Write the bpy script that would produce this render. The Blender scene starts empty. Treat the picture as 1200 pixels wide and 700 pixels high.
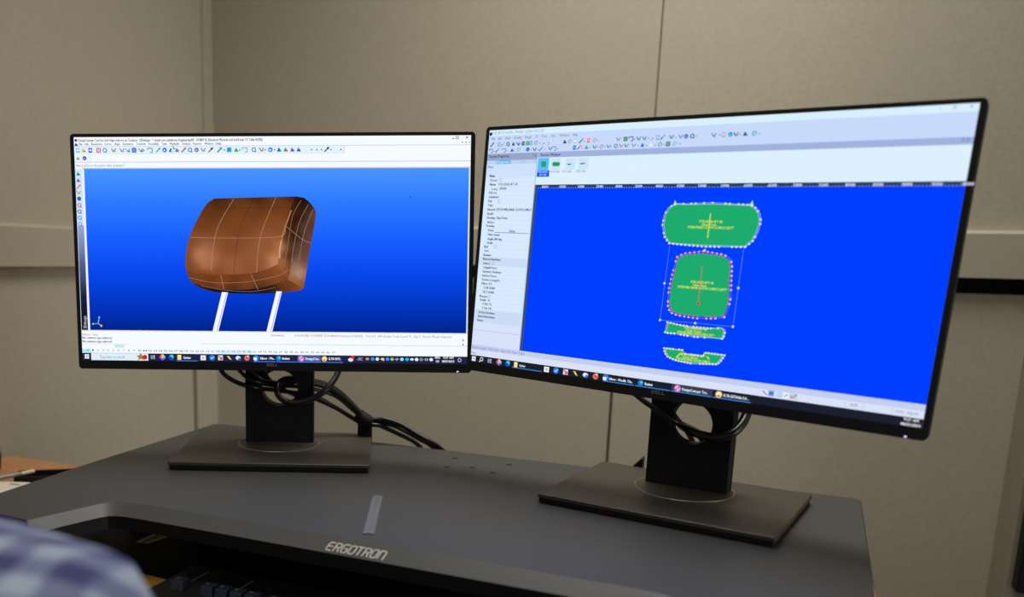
import bpy, bmesh, math, random
from mathutils import Vector, Matrix
random.seed(7)
scene = bpy.context.scene
C = scene.collection

# ------------------------------------------------------------------ camera
cam_d = bpy.data.cameras.new('camera'); cam = bpy.data.objects.new('camera', cam_d); C.objects.link(cam)
RIGHT = Vector((0.9158182543, 0.4009650734, 0.0224484965))
DOWN = Vector((0.0952027158, -0.1624616874, -0.9821113191))
FWD = Vector((-0.3901453165, 0.9015726316, -0.1869583429))
ZC = 1.143
mw = Matrix.Identity(4)
for i in range(3):
    mw[i][0] = RIGHT[i]; mw[i][1] = -DOWN[i]; mw[i][2] = -FWD[i]
mw[2][3] = ZC
cam.matrix_world = mw
cam_d.sensor_width = 36.0; cam_d.lens = 36 * 1006.48 / 1200
cam_d.shift_x = (600 - 464.489) / 1200; cam_d.shift_y = (492.634 - 350) / 1200
cam_d.clip_start = 0.02; cam_d.clip_end = 50
cam_d.dof.use_dof = True; cam_d.dof.focus_distance = 1.10; cam_d.dof.aperture_fstop = 3.2
scene.camera = cam

# ------------------------------------------------------------------ world, lights, exposure
scene.view_settings.view_transform = 'Standard'; scene.view_settings.look = 'None'
scene.view_settings.exposure = 0.0; scene.view_settings.gamma = 1.0
w = bpy.data.worlds.new('world'); scene.world = w; w.use_nodes = True
w.node_tree.nodes['Background'].inputs[0].default_value = (1.0, 0.97, 0.92, 1)
w.node_tree.nodes['Background'].inputs[1].default_value = 0.14

def area(name, loc, sx, sy, power, col=(1, .955, .875), rot=(0, 0, 0)):
    d = bpy.data.lights.new(name, 'AREA'); d.shape = 'RECTANGLE'; d.size = sx; d.size_y = sy
    d.energy = power; d.color = col
    o = bpy.data.objects.new(name, d); C.objects.link(o); o.location = loc; o.rotation_euler = rot
    return o
area('ceiling_lamp_a', (-0.22, 1.42, 2.66), 0.9, 0.6, 10.5).data.spread = math.radians(100)
area('ceiling_lamp_b', (-0.35, -0.75, 2.66), 1.2, 0.6, 6)
area('ceiling_lamp_c', (4.20, 0.20, 2.66), 1.2, 1.2, 8)
area('side_fill_light', (5.0, 0.10, 1.25), 1.8, 1.5, 57, (1, .955, .875), (0, math.radians(90), 0))  # added fill light with no visible source, lifts the lower left wall

# ------------------------------------------------------------------ materials
def lin(c):
    return tuple((x / 255 / 12.92) if x / 255 <= .04045 else ((x / 255 + .055) / 1.055) ** 2.4 for x in c[:3])
MATS = {}
def mat(name, rgb, rough=.5, metal=0, noise=0, scale=60, bump=0, spec=.5, coat=0, emit=0, wood=False):
    if name in MATS: return MATS[name]
    m = bpy.data.materials.new(name); m.use_nodes = True; nt = m.node_tree; N = nt.nodes; L = nt.links
    b = N['Principled BSDF']; c = lin(rgb)
    b.inputs['Base Color'].default_value = (*c, 1); b.inputs['Roughness'].default_value = rough
    b.inputs['Metallic'].default_value = metal; b.inputs['Specular IOR Level'].default_value = spec
    b.inputs['Coat Weight'].default_value = coat
    if emit:
        b.inputs['Emission Color'].default_value = (*c, 1); b.inputs['Emission Strength'].default_value = emit
    if noise or bump or wood:
        tc = N.new('ShaderNodeTexCoord'); nz = N.new('ShaderNodeTexNoise'); nz.inputs['Scale'].default_value = scale
        nz.inputs['Detail'].default_value = 4
        src = tc.outputs['Object']
        if wood:
            mp = N.new('ShaderNodeMapping'); mp.inputs['Scale'].default_value = (1.2, 14, 14); L.new(src, mp.inputs[0]); src = mp.outputs[0]
        L.new(src, nz.inputs['Vector'])
        if noise:
            cr = N.new('ShaderNodeValToRGB'); L.new(nz.outputs['Fac'], cr.inputs[0])
            cr.color_ramp.elements[0].position = .3; cr.color_ramp.elements[1].position = .7
            cr.color_ramp.elements[0].color = (*[x * (1 - noise) for x in c], 1)
            cr.color_ramp.elements[1].color = (*[min(1, x * (1 + noise)) for x in c], 1)
            L.new(cr.outputs[0], b.inputs['Base Color'])
        if bump:
            bp = N.new('ShaderNodeBump'); bp.inputs['Strength'].default_value = bump; bp.inputs['Distance'].default_value = .001
            L.new(nz.outputs['Fac'], bp.inputs['Height']); L.new(bp.outputs[0], b.inputs['Normal'])
    MATS[name] = m
    return m
M_WALL = mat('wall_vinyl', (184, 177, 160), .75, noise=.05, scale=140, bump=.15, spec=.25)
M_RAIL = mat('rail_paint', (184, 177, 160), .6, noise=.03, scale=120, spec=.3)
M_GAP = mat('rail_gap', (32, 29, 24), .8)
M_CEIL = mat('ceiling_tile', (215, 212, 205), .9, noise=.05, scale=30)
M_FLOOR = mat('carpet', (96, 90, 82), .95, noise=.3, scale=200, bump=.5)
M_DESK = mat('desk_laminate', (66, 67, 66), .45, noise=.10, scale=500, bump=.12, spec=.38)
M_BEVEL_LIT = mat('bevel_lit_laminate', (78, 78, 77), .45, noise=.06, scale=500, spec=.45)  # desk grey made lighter: light on the tilted lip painted into the colour
M_EDGE = mat('edge_black', (17, 17, 18), .5, spec=.3)
M_BLACK = mat('black_plastic', (16, 16, 17), .42, noise=.1, scale=300)
M_BEZEL = mat('bezel_gloss', (10, 10, 11), .28)
M_STAND = mat('stand_black', (12, 12, 13), .6, spec=.3)
M_BASE = mat('base_grey', (72, 68, 61), .46, metal=.35, noise=.06, scale=400)
M_RING = mat('ring_metal', (140, 134, 122), .35, metal=.8)
M_TRAY = mat('tray_black', (13, 13, 13), .75, spec=.2)
M_CABLE = mat('cable_black', (13, 13, 14), .33)
M_STEEL = mat('ruler_steel', (116, 119, 122), .5, metal=.4, noise=.04, scale=200)
M_MARK = mat('mark_black', (20, 20, 22), .6)
M_LOGO = mat('logo_silver', (228, 224, 212), .4, metal=.1)
M_DIM = mat('logo_grey', (165, 165, 162), .5)
M_OAK = mat('oak_laminate', (196, 138, 92), .5, noise=.18, scale=6, wood=True)
M_LEG = mat('leg_steel', (60, 60, 62), .5, metal=.5)
M_KEY = mat('key_plastic', (64, 72, 92), .5, noise=.05, scale=300)
M_KBODY = mat('keyboard_plastic', (62, 62, 61), .5, noise=.08, scale=400)
M_YELLOW = mat('note_yellow', (250, 196, 52), .8, noise=.04, scale=80)
M_PAPER = mat('paper_white', (226, 220, 204), .8, noise=.03, scale=80)
M_CARD = mat('card_beige', (176, 158, 128), .8, noise=.05, scale=80)
M_PEN = mat('pen_grey', (150, 152, 156), .35, metal=.5)
M_TIP = mat('pen_cream', (226, 214, 186), .4)
M_LED = mat('led_lilac', (206, 186, 255), .4, emit=1.2)
M_SKIN = mat('skin', (205, 150, 122), .55, noise=.05, scale=60)
M_HAIR = mat('hair', (58, 42, 32), .6, noise=.2, scale=120, bump=.6)
M_TROUSER = mat('trouser', (48, 52, 66), .9, noise=.1, scale=300)
M_SEAT = mat('seat_fabric', (40, 42, 46), .9, noise=.1, scale=300)

def plaid():
    m = bpy.data.materials.new('plaid_cotton'); m.use_nodes = True; N = m.node_tree.nodes; L = m.node_tree.links
    b = N['Principled BSDF']; b.inputs['Roughness'].default_value = .85; b.inputs['Specular IOR Level'].default_value = .2
    tc = N.new('ShaderNodeTexCoord')
    def along(v):
        d = N.new('ShaderNodeVectorMath'); d.operation = 'DOT_PRODUCT'; d.inputs[1].default_value = v
        L.new(tc.outputs['Object'], d.inputs[0]); return d.outputs['Value']
    def stripe(o, per, ph):
        a = N.new('ShaderNodeMath'); a.operation = 'MULTIPLY_ADD'; a.inputs[1].default_value = 2 * math.pi / per; a.inputs[2].default_value = ph
        L.new(o, a.inputs[0]); s = N.new('ShaderNodeMath'); s.operation = 'SINE'; L.new(a.outputs[0], s.inputs[0])
        r = N.new('ShaderNodeMapRange'); r.inputs[1].default_value = -.35; r.inputs[2].default_value = .35
        L.new(s.outputs[0], r.inputs[0]); return r.outputs[0]
    x = stripe(along((.93, .30, .20)), .026, .6); z = stripe(along((-.25, .62, .74)), .026, 1.4)
    ad = N.new('ShaderNodeMath'); ad.operation = 'ADD'; L.new(x, ad.inputs[0]); L.new(z, ad.inputs[1])
    hf = N.new('ShaderNodeMath'); hf.operation = 'MULTIPLY'; hf.inputs[1].default_value = .5; L.new(ad.outputs[0], hf.inputs[0])
    cr = N.new('ShaderNodeValToRGB'); L.new(hf.outputs[0], cr.inputs[0])
    cr.color_ramp.elements[0].color = (*lin((72, 76, 122)), 1); cr.color_ramp.elements[1].color = (*lin((168, 182, 204)), 1)
    e = cr.color_ramp.elements.new(.5); e.color = (*lin((120, 130, 166)), 1)
    L.new(cr.outputs[0], b.inputs['Base Color'])
    return m
M_PLAID = plaid()

M_SCREEN = bpy.data.materials.new('screen_display'); M_SCREEN.use_nodes = True
_n = M_SCREEN.node_tree.nodes; _n.clear()
_a = _n.new('ShaderNodeAttribute'); _a.attribute_name = 'Col'; _e = _n.new('ShaderNodeEmission'); _o = _n.new('ShaderNodeOutputMaterial')
M_SCREEN.node_tree.links.new(_a.outputs['Color'], _e.inputs[0]); M_SCREEN.node_tree.links.new(_e.outputs[0], _o.inputs[0])

# ------------------------------------------------------------------ helpers
class MB:
    """collects geometry (world coordinates) and links it as one mesh object"""
    def __init__(s): s.v = []; s.f = []; s.c = []
    def add(s, vs, fs, X=None, col=None):
        k = len(s.v)
        s.v += [(X @ Vector(p)) if X else Vector(p) for p in vs]
        s.f += [tuple(i + k for i in f) for f in fs]
        if col is not None: s.c += [col] * len(fs)
        return s
    def from_bm(s, bm, X=None):
        bm.verts.ensure_lookup_table(); bm.verts.index_update()
        s.add([v.co.copy() for v in bm.verts], [[v.index for v in f.verts] for f in bm.faces], X); bm.free(); return s
    def box(s, lo, hi, bev=0, X=None, seg=2):
        bm = bmesh.new(); bmesh.ops.create_cube(bm, size=1)
        for v in bm.verts:
            for i in range(3): v.co[i] = lo[i] + (v.co[i] + .5) * (hi[i] - lo[i])
        if bev: bmesh.ops.bevel(bm, geom=bm.edges[:], offset=bev, segments=seg, affect='EDGES', profile=.5)
        return s.from_bm(bm, X)
    def prism(s, poly, z0, z1, X=None, inset=0):
        n = len(poly); vs = [(x, y, z0) for x, y in poly] + [(x, y, z1) for x, y in poly]
        fs = [tuple(range(n))[::-1], tuple(range(n, 2 * n))] + [(i, (i + 1) % n, n + (i + 1) % n, n + i) for i in range(n)]
        return s.add(vs, fs, X)
    def tube(s, pts, r, n=10, cap=True):
        pts = [Vector(p) for p in pts]; vs = []; fs = []
        up = Vector((0, 0, 1)); prev = None
        for i, p in enumerate(pts):
            t = (pts[min(i + 1, len(pts) - 1)] - pts[max(i - 1, 0)]).normalized()
            a = (prev if prev else (up if abs(t.z) < .9 else Vector((1, 0, 0))))
            a = (a - t * a.dot(t)).normalized(); b = t.cross(a); prev = a
            rr = r(i / (len(pts) - 1)) if callable(r) else r
            vs += [p + (a * math.cos(q) + b * math.sin(q)) * rr for q in [2 * math.pi * k / n for k in range(n)]]
        for i in range(len(pts) - 1):
            fs += [(i * n + k, i * n + (k + 1) % n, (i + 1) * n + (k + 1) % n, (i + 1) * n + k) for k in range(n)]
        if cap: fs += [tuple(range(n))[::-1], tuple(range((len(pts) - 1) * n, len(pts) * n))]
        return s.add(vs, fs)
    def cyl(s, p, r, h, n=32, X=None, r2=None):
        r2 = r if r2 is None else r2
        vs = [(p[0] + r * math.cos(a), p[1] + r * math.sin(a), p[2]) for a in [2 * math.pi * k / n for k in range(n)]]
        vs += [(p[0] + r2 * math.cos(a), p[1] + r2 * math.sin(a), p[2] + h) for a in [2 * math.pi * k / n for k in range(n)]]
        fs = [tuple(range(n))[::-1], tuple(range(n, 2 * n))] + [(k, (k + 1) % n, n + (k + 1) % n, n + k) for k in range(n)]
        return s.add(vs, fs, X)
    def build(s, name, m, parent=None, smooth=False, label=None, kind=None):
        me = bpy.data.meshes.new(name); o = bpy.data.objects.new(name, me); C.objects.link(o)
        off = Vector((0, 0, 0))
        if parent:
            o.parent = parent; off = origin(parent)
        elif s.v:
            off = Vector([(min(v[i] for v in s.v) + max(v[i] for v in s.v)) / 2 for i in range(3)]); off.z = min(v.z for v in s.v); o.location = off
        me.from_pydata([tuple(v - off) for v in s.v], [], s.f)
        for mm in (m if isinstance(m, (list, tuple)) else [m]): me.materials.append(mm)
        if s.c:
            at = me.color_attributes.new('Col', 'FLOAT_COLOR', 'CORNER'); buf = []
            for f, c in zip(s.f, s.c):
                if isinstance(c, list):
                    for q in c: buf += [*q, 1]
                else: buf += [*c, 1] * len(f)
            at.data.foreach_set('color', buf)
        else:
            bm = bmesh.new(); bm.from_mesh(me); bmesh.ops.recalc_face_normals(bm, faces=bm.faces[:]); bm.to_mesh(me); bm.free()
        if smooth:
            for p in me.polygons: p.use_smooth = True
            me.set_sharp_from_angle(angle=math.radians(40)) if hasattr(me, 'set_sharp_from_angle') else None
        if label: o['label'] = label
        if kind: o['kind'] = kind
        return o
def origin(o):
    p = Vector((0, 0, 0))
    while o: p += o.location; o = o.parent
    return p
def tag(o, label, cat, group=None):
    o['label'] = label; o['category'] = cat
    if group: o['group'] = group
    return o
def thing(name, label, cat, loc, group=None):
    o = bpy.data.objects.new(name, None); C.objects.link(o); o.location = loc; o.empty_display_size = .05
    return tag(o, label, cat, group)
def struct(o, label=None):
    o['kind'] = 'structure'
    if label: o['label'] = label
    return o
def smooth_path(pts, k=6):
    P = [Vector(p) for p in pts]; out = []
    for i in range(len(P) - 1):
        a, b, c, d = P[max(i - 1, 0)], P[i], P[i + 1], P[min(i + 2, len(P) - 1)]
        for j in range(k):
            t = j / k
            out.append(.5 * ((2 * b) + (c - a) * t + (2 * a - 5 * b + 4 * c - d) * t * t + (3 * b - a - 3 * c + d) * t ** 3))
    return out + [P[-1]]
def round_rect(x0, y0, x1, y1, r, n=5):
    out = []
    for cx, cy, a0 in ((x1 - r, y1 - r, 0), (x0 + r, y1 - r, 90), (x0 + r, y0 + r, 180), (x1 - r, y0 + r, 270)):
        out += [(cx + r * math.cos(math.radians(a0 + 90 * k / n)), cy + r * math.sin(math.radians(a0 + 90 * k / n))) for k in range(n + 1)]
    return out
# glyphs of the built-in font, one small mesh per character
GLYPH = {}
def glyphs(chars):
    todo = [c for c in sorted(set(chars)) if c not in GLYPH and c != ' ']; tmp = []
    for c in todo:
        cu = bpy.data.curves.new('glyph', 'FONT'); cu.body = c; cu.resolution_u = 2; cu.size = 1
        o = bpy.data.objects.new('glyph', cu); C.objects.link(o); tmp.append((c, o, cu))
    bpy.context.view_layer.update(); dg = bpy.context.evaluated_depsgraph_get()
    for c, o, cu in tmp:
        me = bpy.data.meshes.new_from_object(o.evaluated_get(dg))
        vs = [(v.co.x, v.co.y) for v in me.vertices]; fs = [tuple(p.vertices) for p in me.polygons]
        x0 = min(v[0] for v in vs); x1 = max(v[0] for v in vs)
        GLYPH[c] = ([(x - x0, y) for x, y in vs], fs, x1 - x0)
        bpy.data.meshes.remove(me); bpy.data.objects.remove(o); bpy.data.curves.remove(cu)
def layout(txt, gap=.09):
    x = 0; out = []
    for ch in txt:
        if ch == ' ': x += .28; continue
        g = GLYPH[ch]; out.append((x, g)); x += g[2] + gap
    return out, max(x - gap, .01)
glyphs('ABCDEFGHIJKLMNOPQRSTUVWXYZabcdefghijklmnopqrstuvwxyz0123456789.,:-/\\[]()%+*<>=_')

# ================================================================== SETTING
ZT = 0.86; ZW = 0.74; YW = 1.95; XL = -1.382
wb = struct(MB().box((XL - .06, YW + .035, 0), (5.2, YW + .10, 2.7)).build('wall_back', M_GAP))
def panel(par, lo, hi, m=M_WALL, b=.002): return MB().box(lo, hi, b).build('wall_panel', m, par)
panel(wb, (XL - .02, YW, 1.17), (-.2690, YW + .034, 2.68)); panel(wb, (-.2668, YW, 1.17), (5.2, YW + .034, 2.68))
panel(wb, (XL - .02, YW, .09), (-.3206, YW + .034, 1.0985)); panel(wb, (-.3146, YW, .09), (5.2, YW + .034, 1.0985))
wl = struct(MB().box((XL - .10, -1.6, 0), (XL - .035, YW + .034, 2.7)).build('wall_left', M_GAP))
panel(wl, (XL - .034, -1.6, 1.17), (XL, 1.9065, 2.68)); panel(wl, (XL - .034, 1.9092, 1.17), (XL, YW + .01, 2.68), b=.0003)
panel(wl, (XL - .034, -1.6, .09), (XL, 1.8430, 1.108)); panel(wl, (XL - .034, 1.8575, .09), (XL, YW + .01, 1.108), b=.0003)
# chair rails: a board with a bevelled top edge
def rail(name, a, b, nx, ny, z0, z1, depth, label):
    prof = [(0.012, z0), (depth, z0), (depth, z1 - .006), (depth - .005, z1), (0.0, z1)]
    mb = MB(); vs = []
    for p in (a, b): vs += [(p[0] + nx * d, p[1] + ny * d, z) for d, z in prof]
    n = len(prof); fs = [tuple(range(n)), tuple(range(n, 2 * n))[::-1]] + [(k, (k + 1) % n, n + (k + 1) % n, n + k) for k in range(n)]
    return struct(mb.add(vs, fs).build(name, M_RAIL), label)
rail('trim_1', (XL + .020, YW), (5.2, YW), 0, -1, 1.1285, 1.2155, .022, 'beige chair rail board across the back wall')
rail('trim_2', (XL, -1.6), (XL, YW - .024), 1, 0, 1.1075, 1.190, .020, 'beige chair rail board along the left wall')
struct(MB().box((.4385, 1.826, 0), (.62, YW + .0, 2.7), .003).build('trim_3', mat('post_paint', (146, 140, 124), .7, noise=.04, scale=140, spec=.2)), 'beige wall post at the right edge of the frame')
struct(MB().box((XL, YW - .012, 0), (5.2, YW + .034, .09), .002).build('baseboard_back', M_EDGE))
struct(MB().box((XL - .034, -1.6, 0), (XL + .012, YW - .012, .09), .002).build('baseboard_left', M_EDGE))
struct(MB().box((XL - .1, -1.8, -.05), (5.2, YW + .1, 0)).build('floor', M_FLOOR))
struct(MB().box((XL - .1, -1.8, 2.7), (5.2, YW + .1, 2.75)).build('ceiling', M_CEIL))
bp_ = MB().box((.447, 1.790, .573), (.61, 1.826, 1.75), .004).build('black_slab', M_STAND)  # plain black slab for an unidentified dark thing beside the post
tag(bp_, 'tall narrow black cabinet hung on the beige wall post at the right edge', 'slab')
for lx, ly, lw in ((-0.22, 1.42, 'over the desk'), (-0.35, -0.75, 'over the seated person'), (4.20, 0.20, 'far off to the right')):
    t = thing('ceiling_light', 'recessed rectangular ceiling light ' + lw, 'light', (lx, ly, 2.67), None)
    f = MB()
    for lo, hi in (((-.63, -.33, 2.668), (-.605, .33, 2.70)), ((.605, -.33, 2.668), (.63, .33, 2.70)), ((-.605, -.33, 2.668), (.605, -.305, 2.70)), ((-.605, .305, 2.668), (.605, .33, 2.70))):
        f.box((lo[0] + lx, lo[1] + ly, lo[2]), (hi[0] + lx, hi[1] + ly, hi[2]))
    f.build('frame', M_CEIL, t)
    MB().box((lx - .605, ly - .305, 2.68), (lx + .605, ly + .305, 2.69)).build('diffuser', mat('diffuser', (240, 236, 226), .6, emit=1.0), t)

# ================================================================== OAK DESK
t = thing('office_desk', 'oak laminate desk underneath the grey sit-stand riser', 'desk', (-.6, .83, 0))
MB().box((-1.352, .46, ZW - .03), (.152, 1.213, ZW), .002).build('desktop', M_OAK, t)
for x in (-1.30, .08):
    for y in (.50, 1.14): MB().box((x, y, 0), (x + .045, y + .045, ZW - .03), .003).build('leg', M_LEG, t)
MB().box((-1.255, 1.155, .55), (.08, 1.17, ZW - .03)).build('modesty_panel', M_LEG, t)

# ================================================================== RISER (sit-stand converter)
riser = thing('desk_riser', 'dark grey sit-stand desk riser carrying both monitors', 'desk riser', (-.36, .95, ZW))
cut_t = [(-.7040, .6465), (-.7012, .649), (-.690, .690), (-.6795, .7275), (-.6745, .7370), (-.6655, .7435), (-.652, .7475), (-.630, .7495), (-.535, .7510), (-.3355, .7500), (-.1606, .7450), (-.085, .7440), (-.062, .7415), (-.046, .7345), (-.037, .722), (-.025, .680), (-.0165, .649), (-.014, .6465)]
cut_b = [(-.6920, .6400), (-.6905, .645), (-.680, .685), (-.6700, .7180), (-.6660, .7255), (-.6580, .7305), (-.648, .7325), (-.630, .7335), (-.5169, .7328), (-.3251, .7305), (-.1564, .7282), (-.090, .7270), (-.072, .7245), (-.058, .7185), (-.050, .709), (-.038, .672), (-.029, .645), (-.0275, .640)]
outer = [(.088, .6490), (.096, .655), (.1068, .866), (.1205, 1.170), (.1150, 1.1785), (-.8340, 1.1825), (-.8420, 1.1745), (-.8246, .854), (-.8116, .709), (-.8095, .660), (-.802, .6525)]
top = cut_t + outer
ncut = len(cut_t); nt_ = len(top)
ws = MB()
vs = [(x, y, ZT) for x, y in top]; ws.add(vs, [tuple(range(nt_))])
low = [(x, y, ZT - .012) for x, y in cut_b]
cen = Vector((-.36, .86))
rim = [(x + (x - cen.x) * .003, y + (y - cen.y) * .004, ZT - .003) for x, y in outer]
ws.build('worksurface', M_DESK, riser)
bv = MB(); vs = [(x, y, ZT) for x, y in cut_t] + low
bv.add(vs, [(i, i + 1, ncut + i + 1, ncut + i) for i in range(ncut - 1)])
bv.build('bevelled_front_edge', M_BEVEL_LIT, riser, smooth=True, label='grey bevelled lip along the front cut-out, catch of light painted in')
ed = MB()
loop_hi = low + rim; loop_lo = [(p[0], p[1], ZT - .027) for p in loop_hi]; n = len(loop_hi)
ed.add(loop_hi + loop_lo, [(i, (i + 1) % n, n + (i + 1) % n, n + i) for i in range(n)] + [tuple(range(n, 2 * n))])
r0 = [(x, y, ZT) for x, y in [cut_t[-1]] + outer + [cut_t[0]]]; r1 = [low[-1]] + rim + [low[0]]; n = len(r0)
ed.add(r0 + r1, [(i, i + 1, n + i + 1, n + i) for i in range(n - 1)])
ed.build('edge_band', M_EDGE, riser, label='black edge below the worksurface')
for x, y in ((-.3993, 1.1392), (-.3914, 1.0844), (-.3589, 1.0979), (-.3258, 1.0841), (-.3195, 1.1398)):
    MB().cyl((x, y, ZT + .0001), .0043, .0003, 20).build('screw_hole', M_MARK, riser)
# keyboard tray, brackets, lift arms, foot
MB().box((-.90, .50, ZW + .001), (.10, .955, ZW + .009), .002).build('keyboard_tray', M_TRAY, riser, label='black lower keyboard tray')
MB().box((-.80, .97, ZW + .0005), (.075, 1.165, ZW + .022), .003).build('foot', M_EDGE, riser)
for x in (-.815, .06):
    MB().box((x, .93, ZW + .006), (x + .02, .953, ZT - .027), .002).build('tray_bracket', M_EDGE, riser)
    MB().box((x * .96, 1.0, ZW + .02), (x * .96 + .03, 1.14, ZT - .027), .003).build('lift_arm', M_EDGE, riser)
MB().box((-.76, .985, ZW + .02), (.03, 1.0, ZT - .027)).build('dark_backing', M_EDGE, riser)  # added black sheet that stands for the deep shade below the riser
# maker's lettering on the lip: stroke letters, italic, raised
LET = {'E': [[(.95, 1), (.3, 1), (.08, .8), (.0, .2), (.12, 0), (.8, 0)], [(.05, .52), (.8, .52)]],
       'R': [[(0, 0), (.16, 1), (.85, 1), (.98, .85), (.95, .6), (.82, .5), (.3, .5)], [(.55, .5), (.8, 0)]],
       'G': [[(1, 1), (.3, 1), (.08, .8), (0, .2), (.12, 0), (.72, 0), (.85, .12), (.9, .5), (.5, .5)]],
       'O': [[(.3, 1), (.85, 1), (1, .82), (.92, .2), (.72, 0), (.14, 0), (0, .18), (.08, .8), (.3, 1)]],
       'T': [[(.05, 1), (1.05, 1)], [(.55, 1), (.40, 0)]],
       'N': [[(0, 0), (.16, 1), (.85, 1), (1, .84), (.88, 0)]]}
lx0 = Vector((-.3925, .7338, .8500)); ldx = Vector((.0655, -.0004, 0)); ldy = Vector((.0010, .0088, .0054))
nrm = ldx.cross(ldy).normalized(); adv = 1 / 8
def strip(lt, pts, wd):
    for k in range(len(pts) - 1):
        a = pts[k]; b = pts[k + 1]; d = (b - a).normalized(); s_ = nrm.cross(d) * wd; a = a - d * wd * .7; b = b + d * wd * .7
        q = [a - s_, b - s_, b + s_, a + s_]; lt.add([p + nrm * .0001 for p in q] + [p + nrm * .0005 for p in q], [(4, 5, 6, 7), (0, 1, 5, 4), (1, 2, 6, 5), (2, 3, 7, 6), (3, 0, 4, 7)])
for i, ch in enumerate('ERGOTRON'):
    lt = MB()
    for st in LET[ch]: strip(lt, [lx0 + ldx * (adv * (i + x * .82)) + ldy * y for x, y in st], .00058)
    lt.build('letter', M_LOGO, riser)

# ================================================================== MONITORS
AW, AH = .527, .2965
def frame(c, r, up):
    r = Vector(r).normalized(); up = Vector(up); up = (up - r * up.dot(r)).normalized(); n = r.cross(up)   # n faces the viewer (-y)
    X = Matrix.Identity(4)
    for i in range(3): X[i][0] = r[i]; X[i][1] = up[i]; X[i][2] = n[i]; X[i][3] = c[i]
    return X
def pose(c, yaw, tilt, roll):
    y, t, ro = map(math.radians, (yaw, tilt, roll))
    r = Vector((math.cos(y), math.sin(y), 0)); n = Vector((math.sin(y), -math.cos(y), 0)); up = Vector((0, 0, 1)) * math.cos(t) - n * math.sin(t)
    return frame(c, r * math.cos(ro) + up * math.sin(ro), up * math.cos(ro) - r * math.sin(ro))
class UI:
    """flat picture elements in the screen's own 1920 x 1080 coordinates"""
    def __init__(s, X): s.X = X; s.g = {}
    def P(s, x, y, l): return s.X @ Vector(((x - 960) / 1920 * AW, (540 - y) / 1080 * AH, .0006 + l * .00006))
    def mb(s, g): return s.g.setdefault(g, MB())
    def poly(s, g, pts, c, l):
        s.mb(g).add([s.P(x, y, l) for x, y in pts], [tuple(range(len(pts)))], col=lin(c))
    def rect(s, g, x0, y0, x1, y1, c, l): s.poly(g, [(x0, y1), (x1, y1), (x1, y0), (x0, y0)], c, l)
    def grad(s, g, x0, x1, stops, l):
        for (ya, ca), (yb, cb) in zip(stops, stops[1:]):
            m = s.mb(g); a = lin(ca); b = lin(cb)
            m.add([s.P(x0, yb, l), s.P(x1, yb, l), s.P(x1, ya, l), s.P(x0, ya, l)], [(0, 1, 2, 3)], col=[b, b, a, a])
    def line(s, g, pts, w, c, l):
        for (xa, ya), (xb, yb) in zip(pts, pts[1:]):
            d = math.hypot(xb - xa, yb - ya) or 1; nx, ny = -(yb - ya) / d * w / 2, (xb - xa) / d * w / 2
            s.poly(g, [(xa + nx, ya + ny), (xb + nx, yb + ny), (xb - nx, yb - ny), (xa - nx, ya - ny)], c, l)
    def disc(s, g, x, y, r, c, l, ry=None):
        s.poly(g, [(x + r * math.cos(a), y - (ry or r) * math.sin(a)) for a in [2 * math.pi * k / 14 for k in range(14)]], c, l)
    def ring(s, g, x, y, r, w, c, l):
        s.line(g, [(x + r * math.cos(a), y - r * math.sin(a)) for a in [2 * math.pi * k / 14 for k in range(15)]], w, c, l)
    def text(s, g, txt, x0, y, x1, h, c, l, bold=0):
        """cap height h, baseline y, stretched to end at x1"""
        gl, wd = layout(txt); k = h / .69; sx = (x1 - x0) / wd if x1 else k; m = s.mb(g); col = lin(c)
        for dx in ((0,) if not bold else (-bold, bold)):
            for gx, (vs, fs, _) in gl:
                m.add([s.P(x0 + dx + (gx + vx) * sx, y - vy * k, l + (.2 if dx > 0 else 0)) for vx, vy in vs], fs, col=col)

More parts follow.
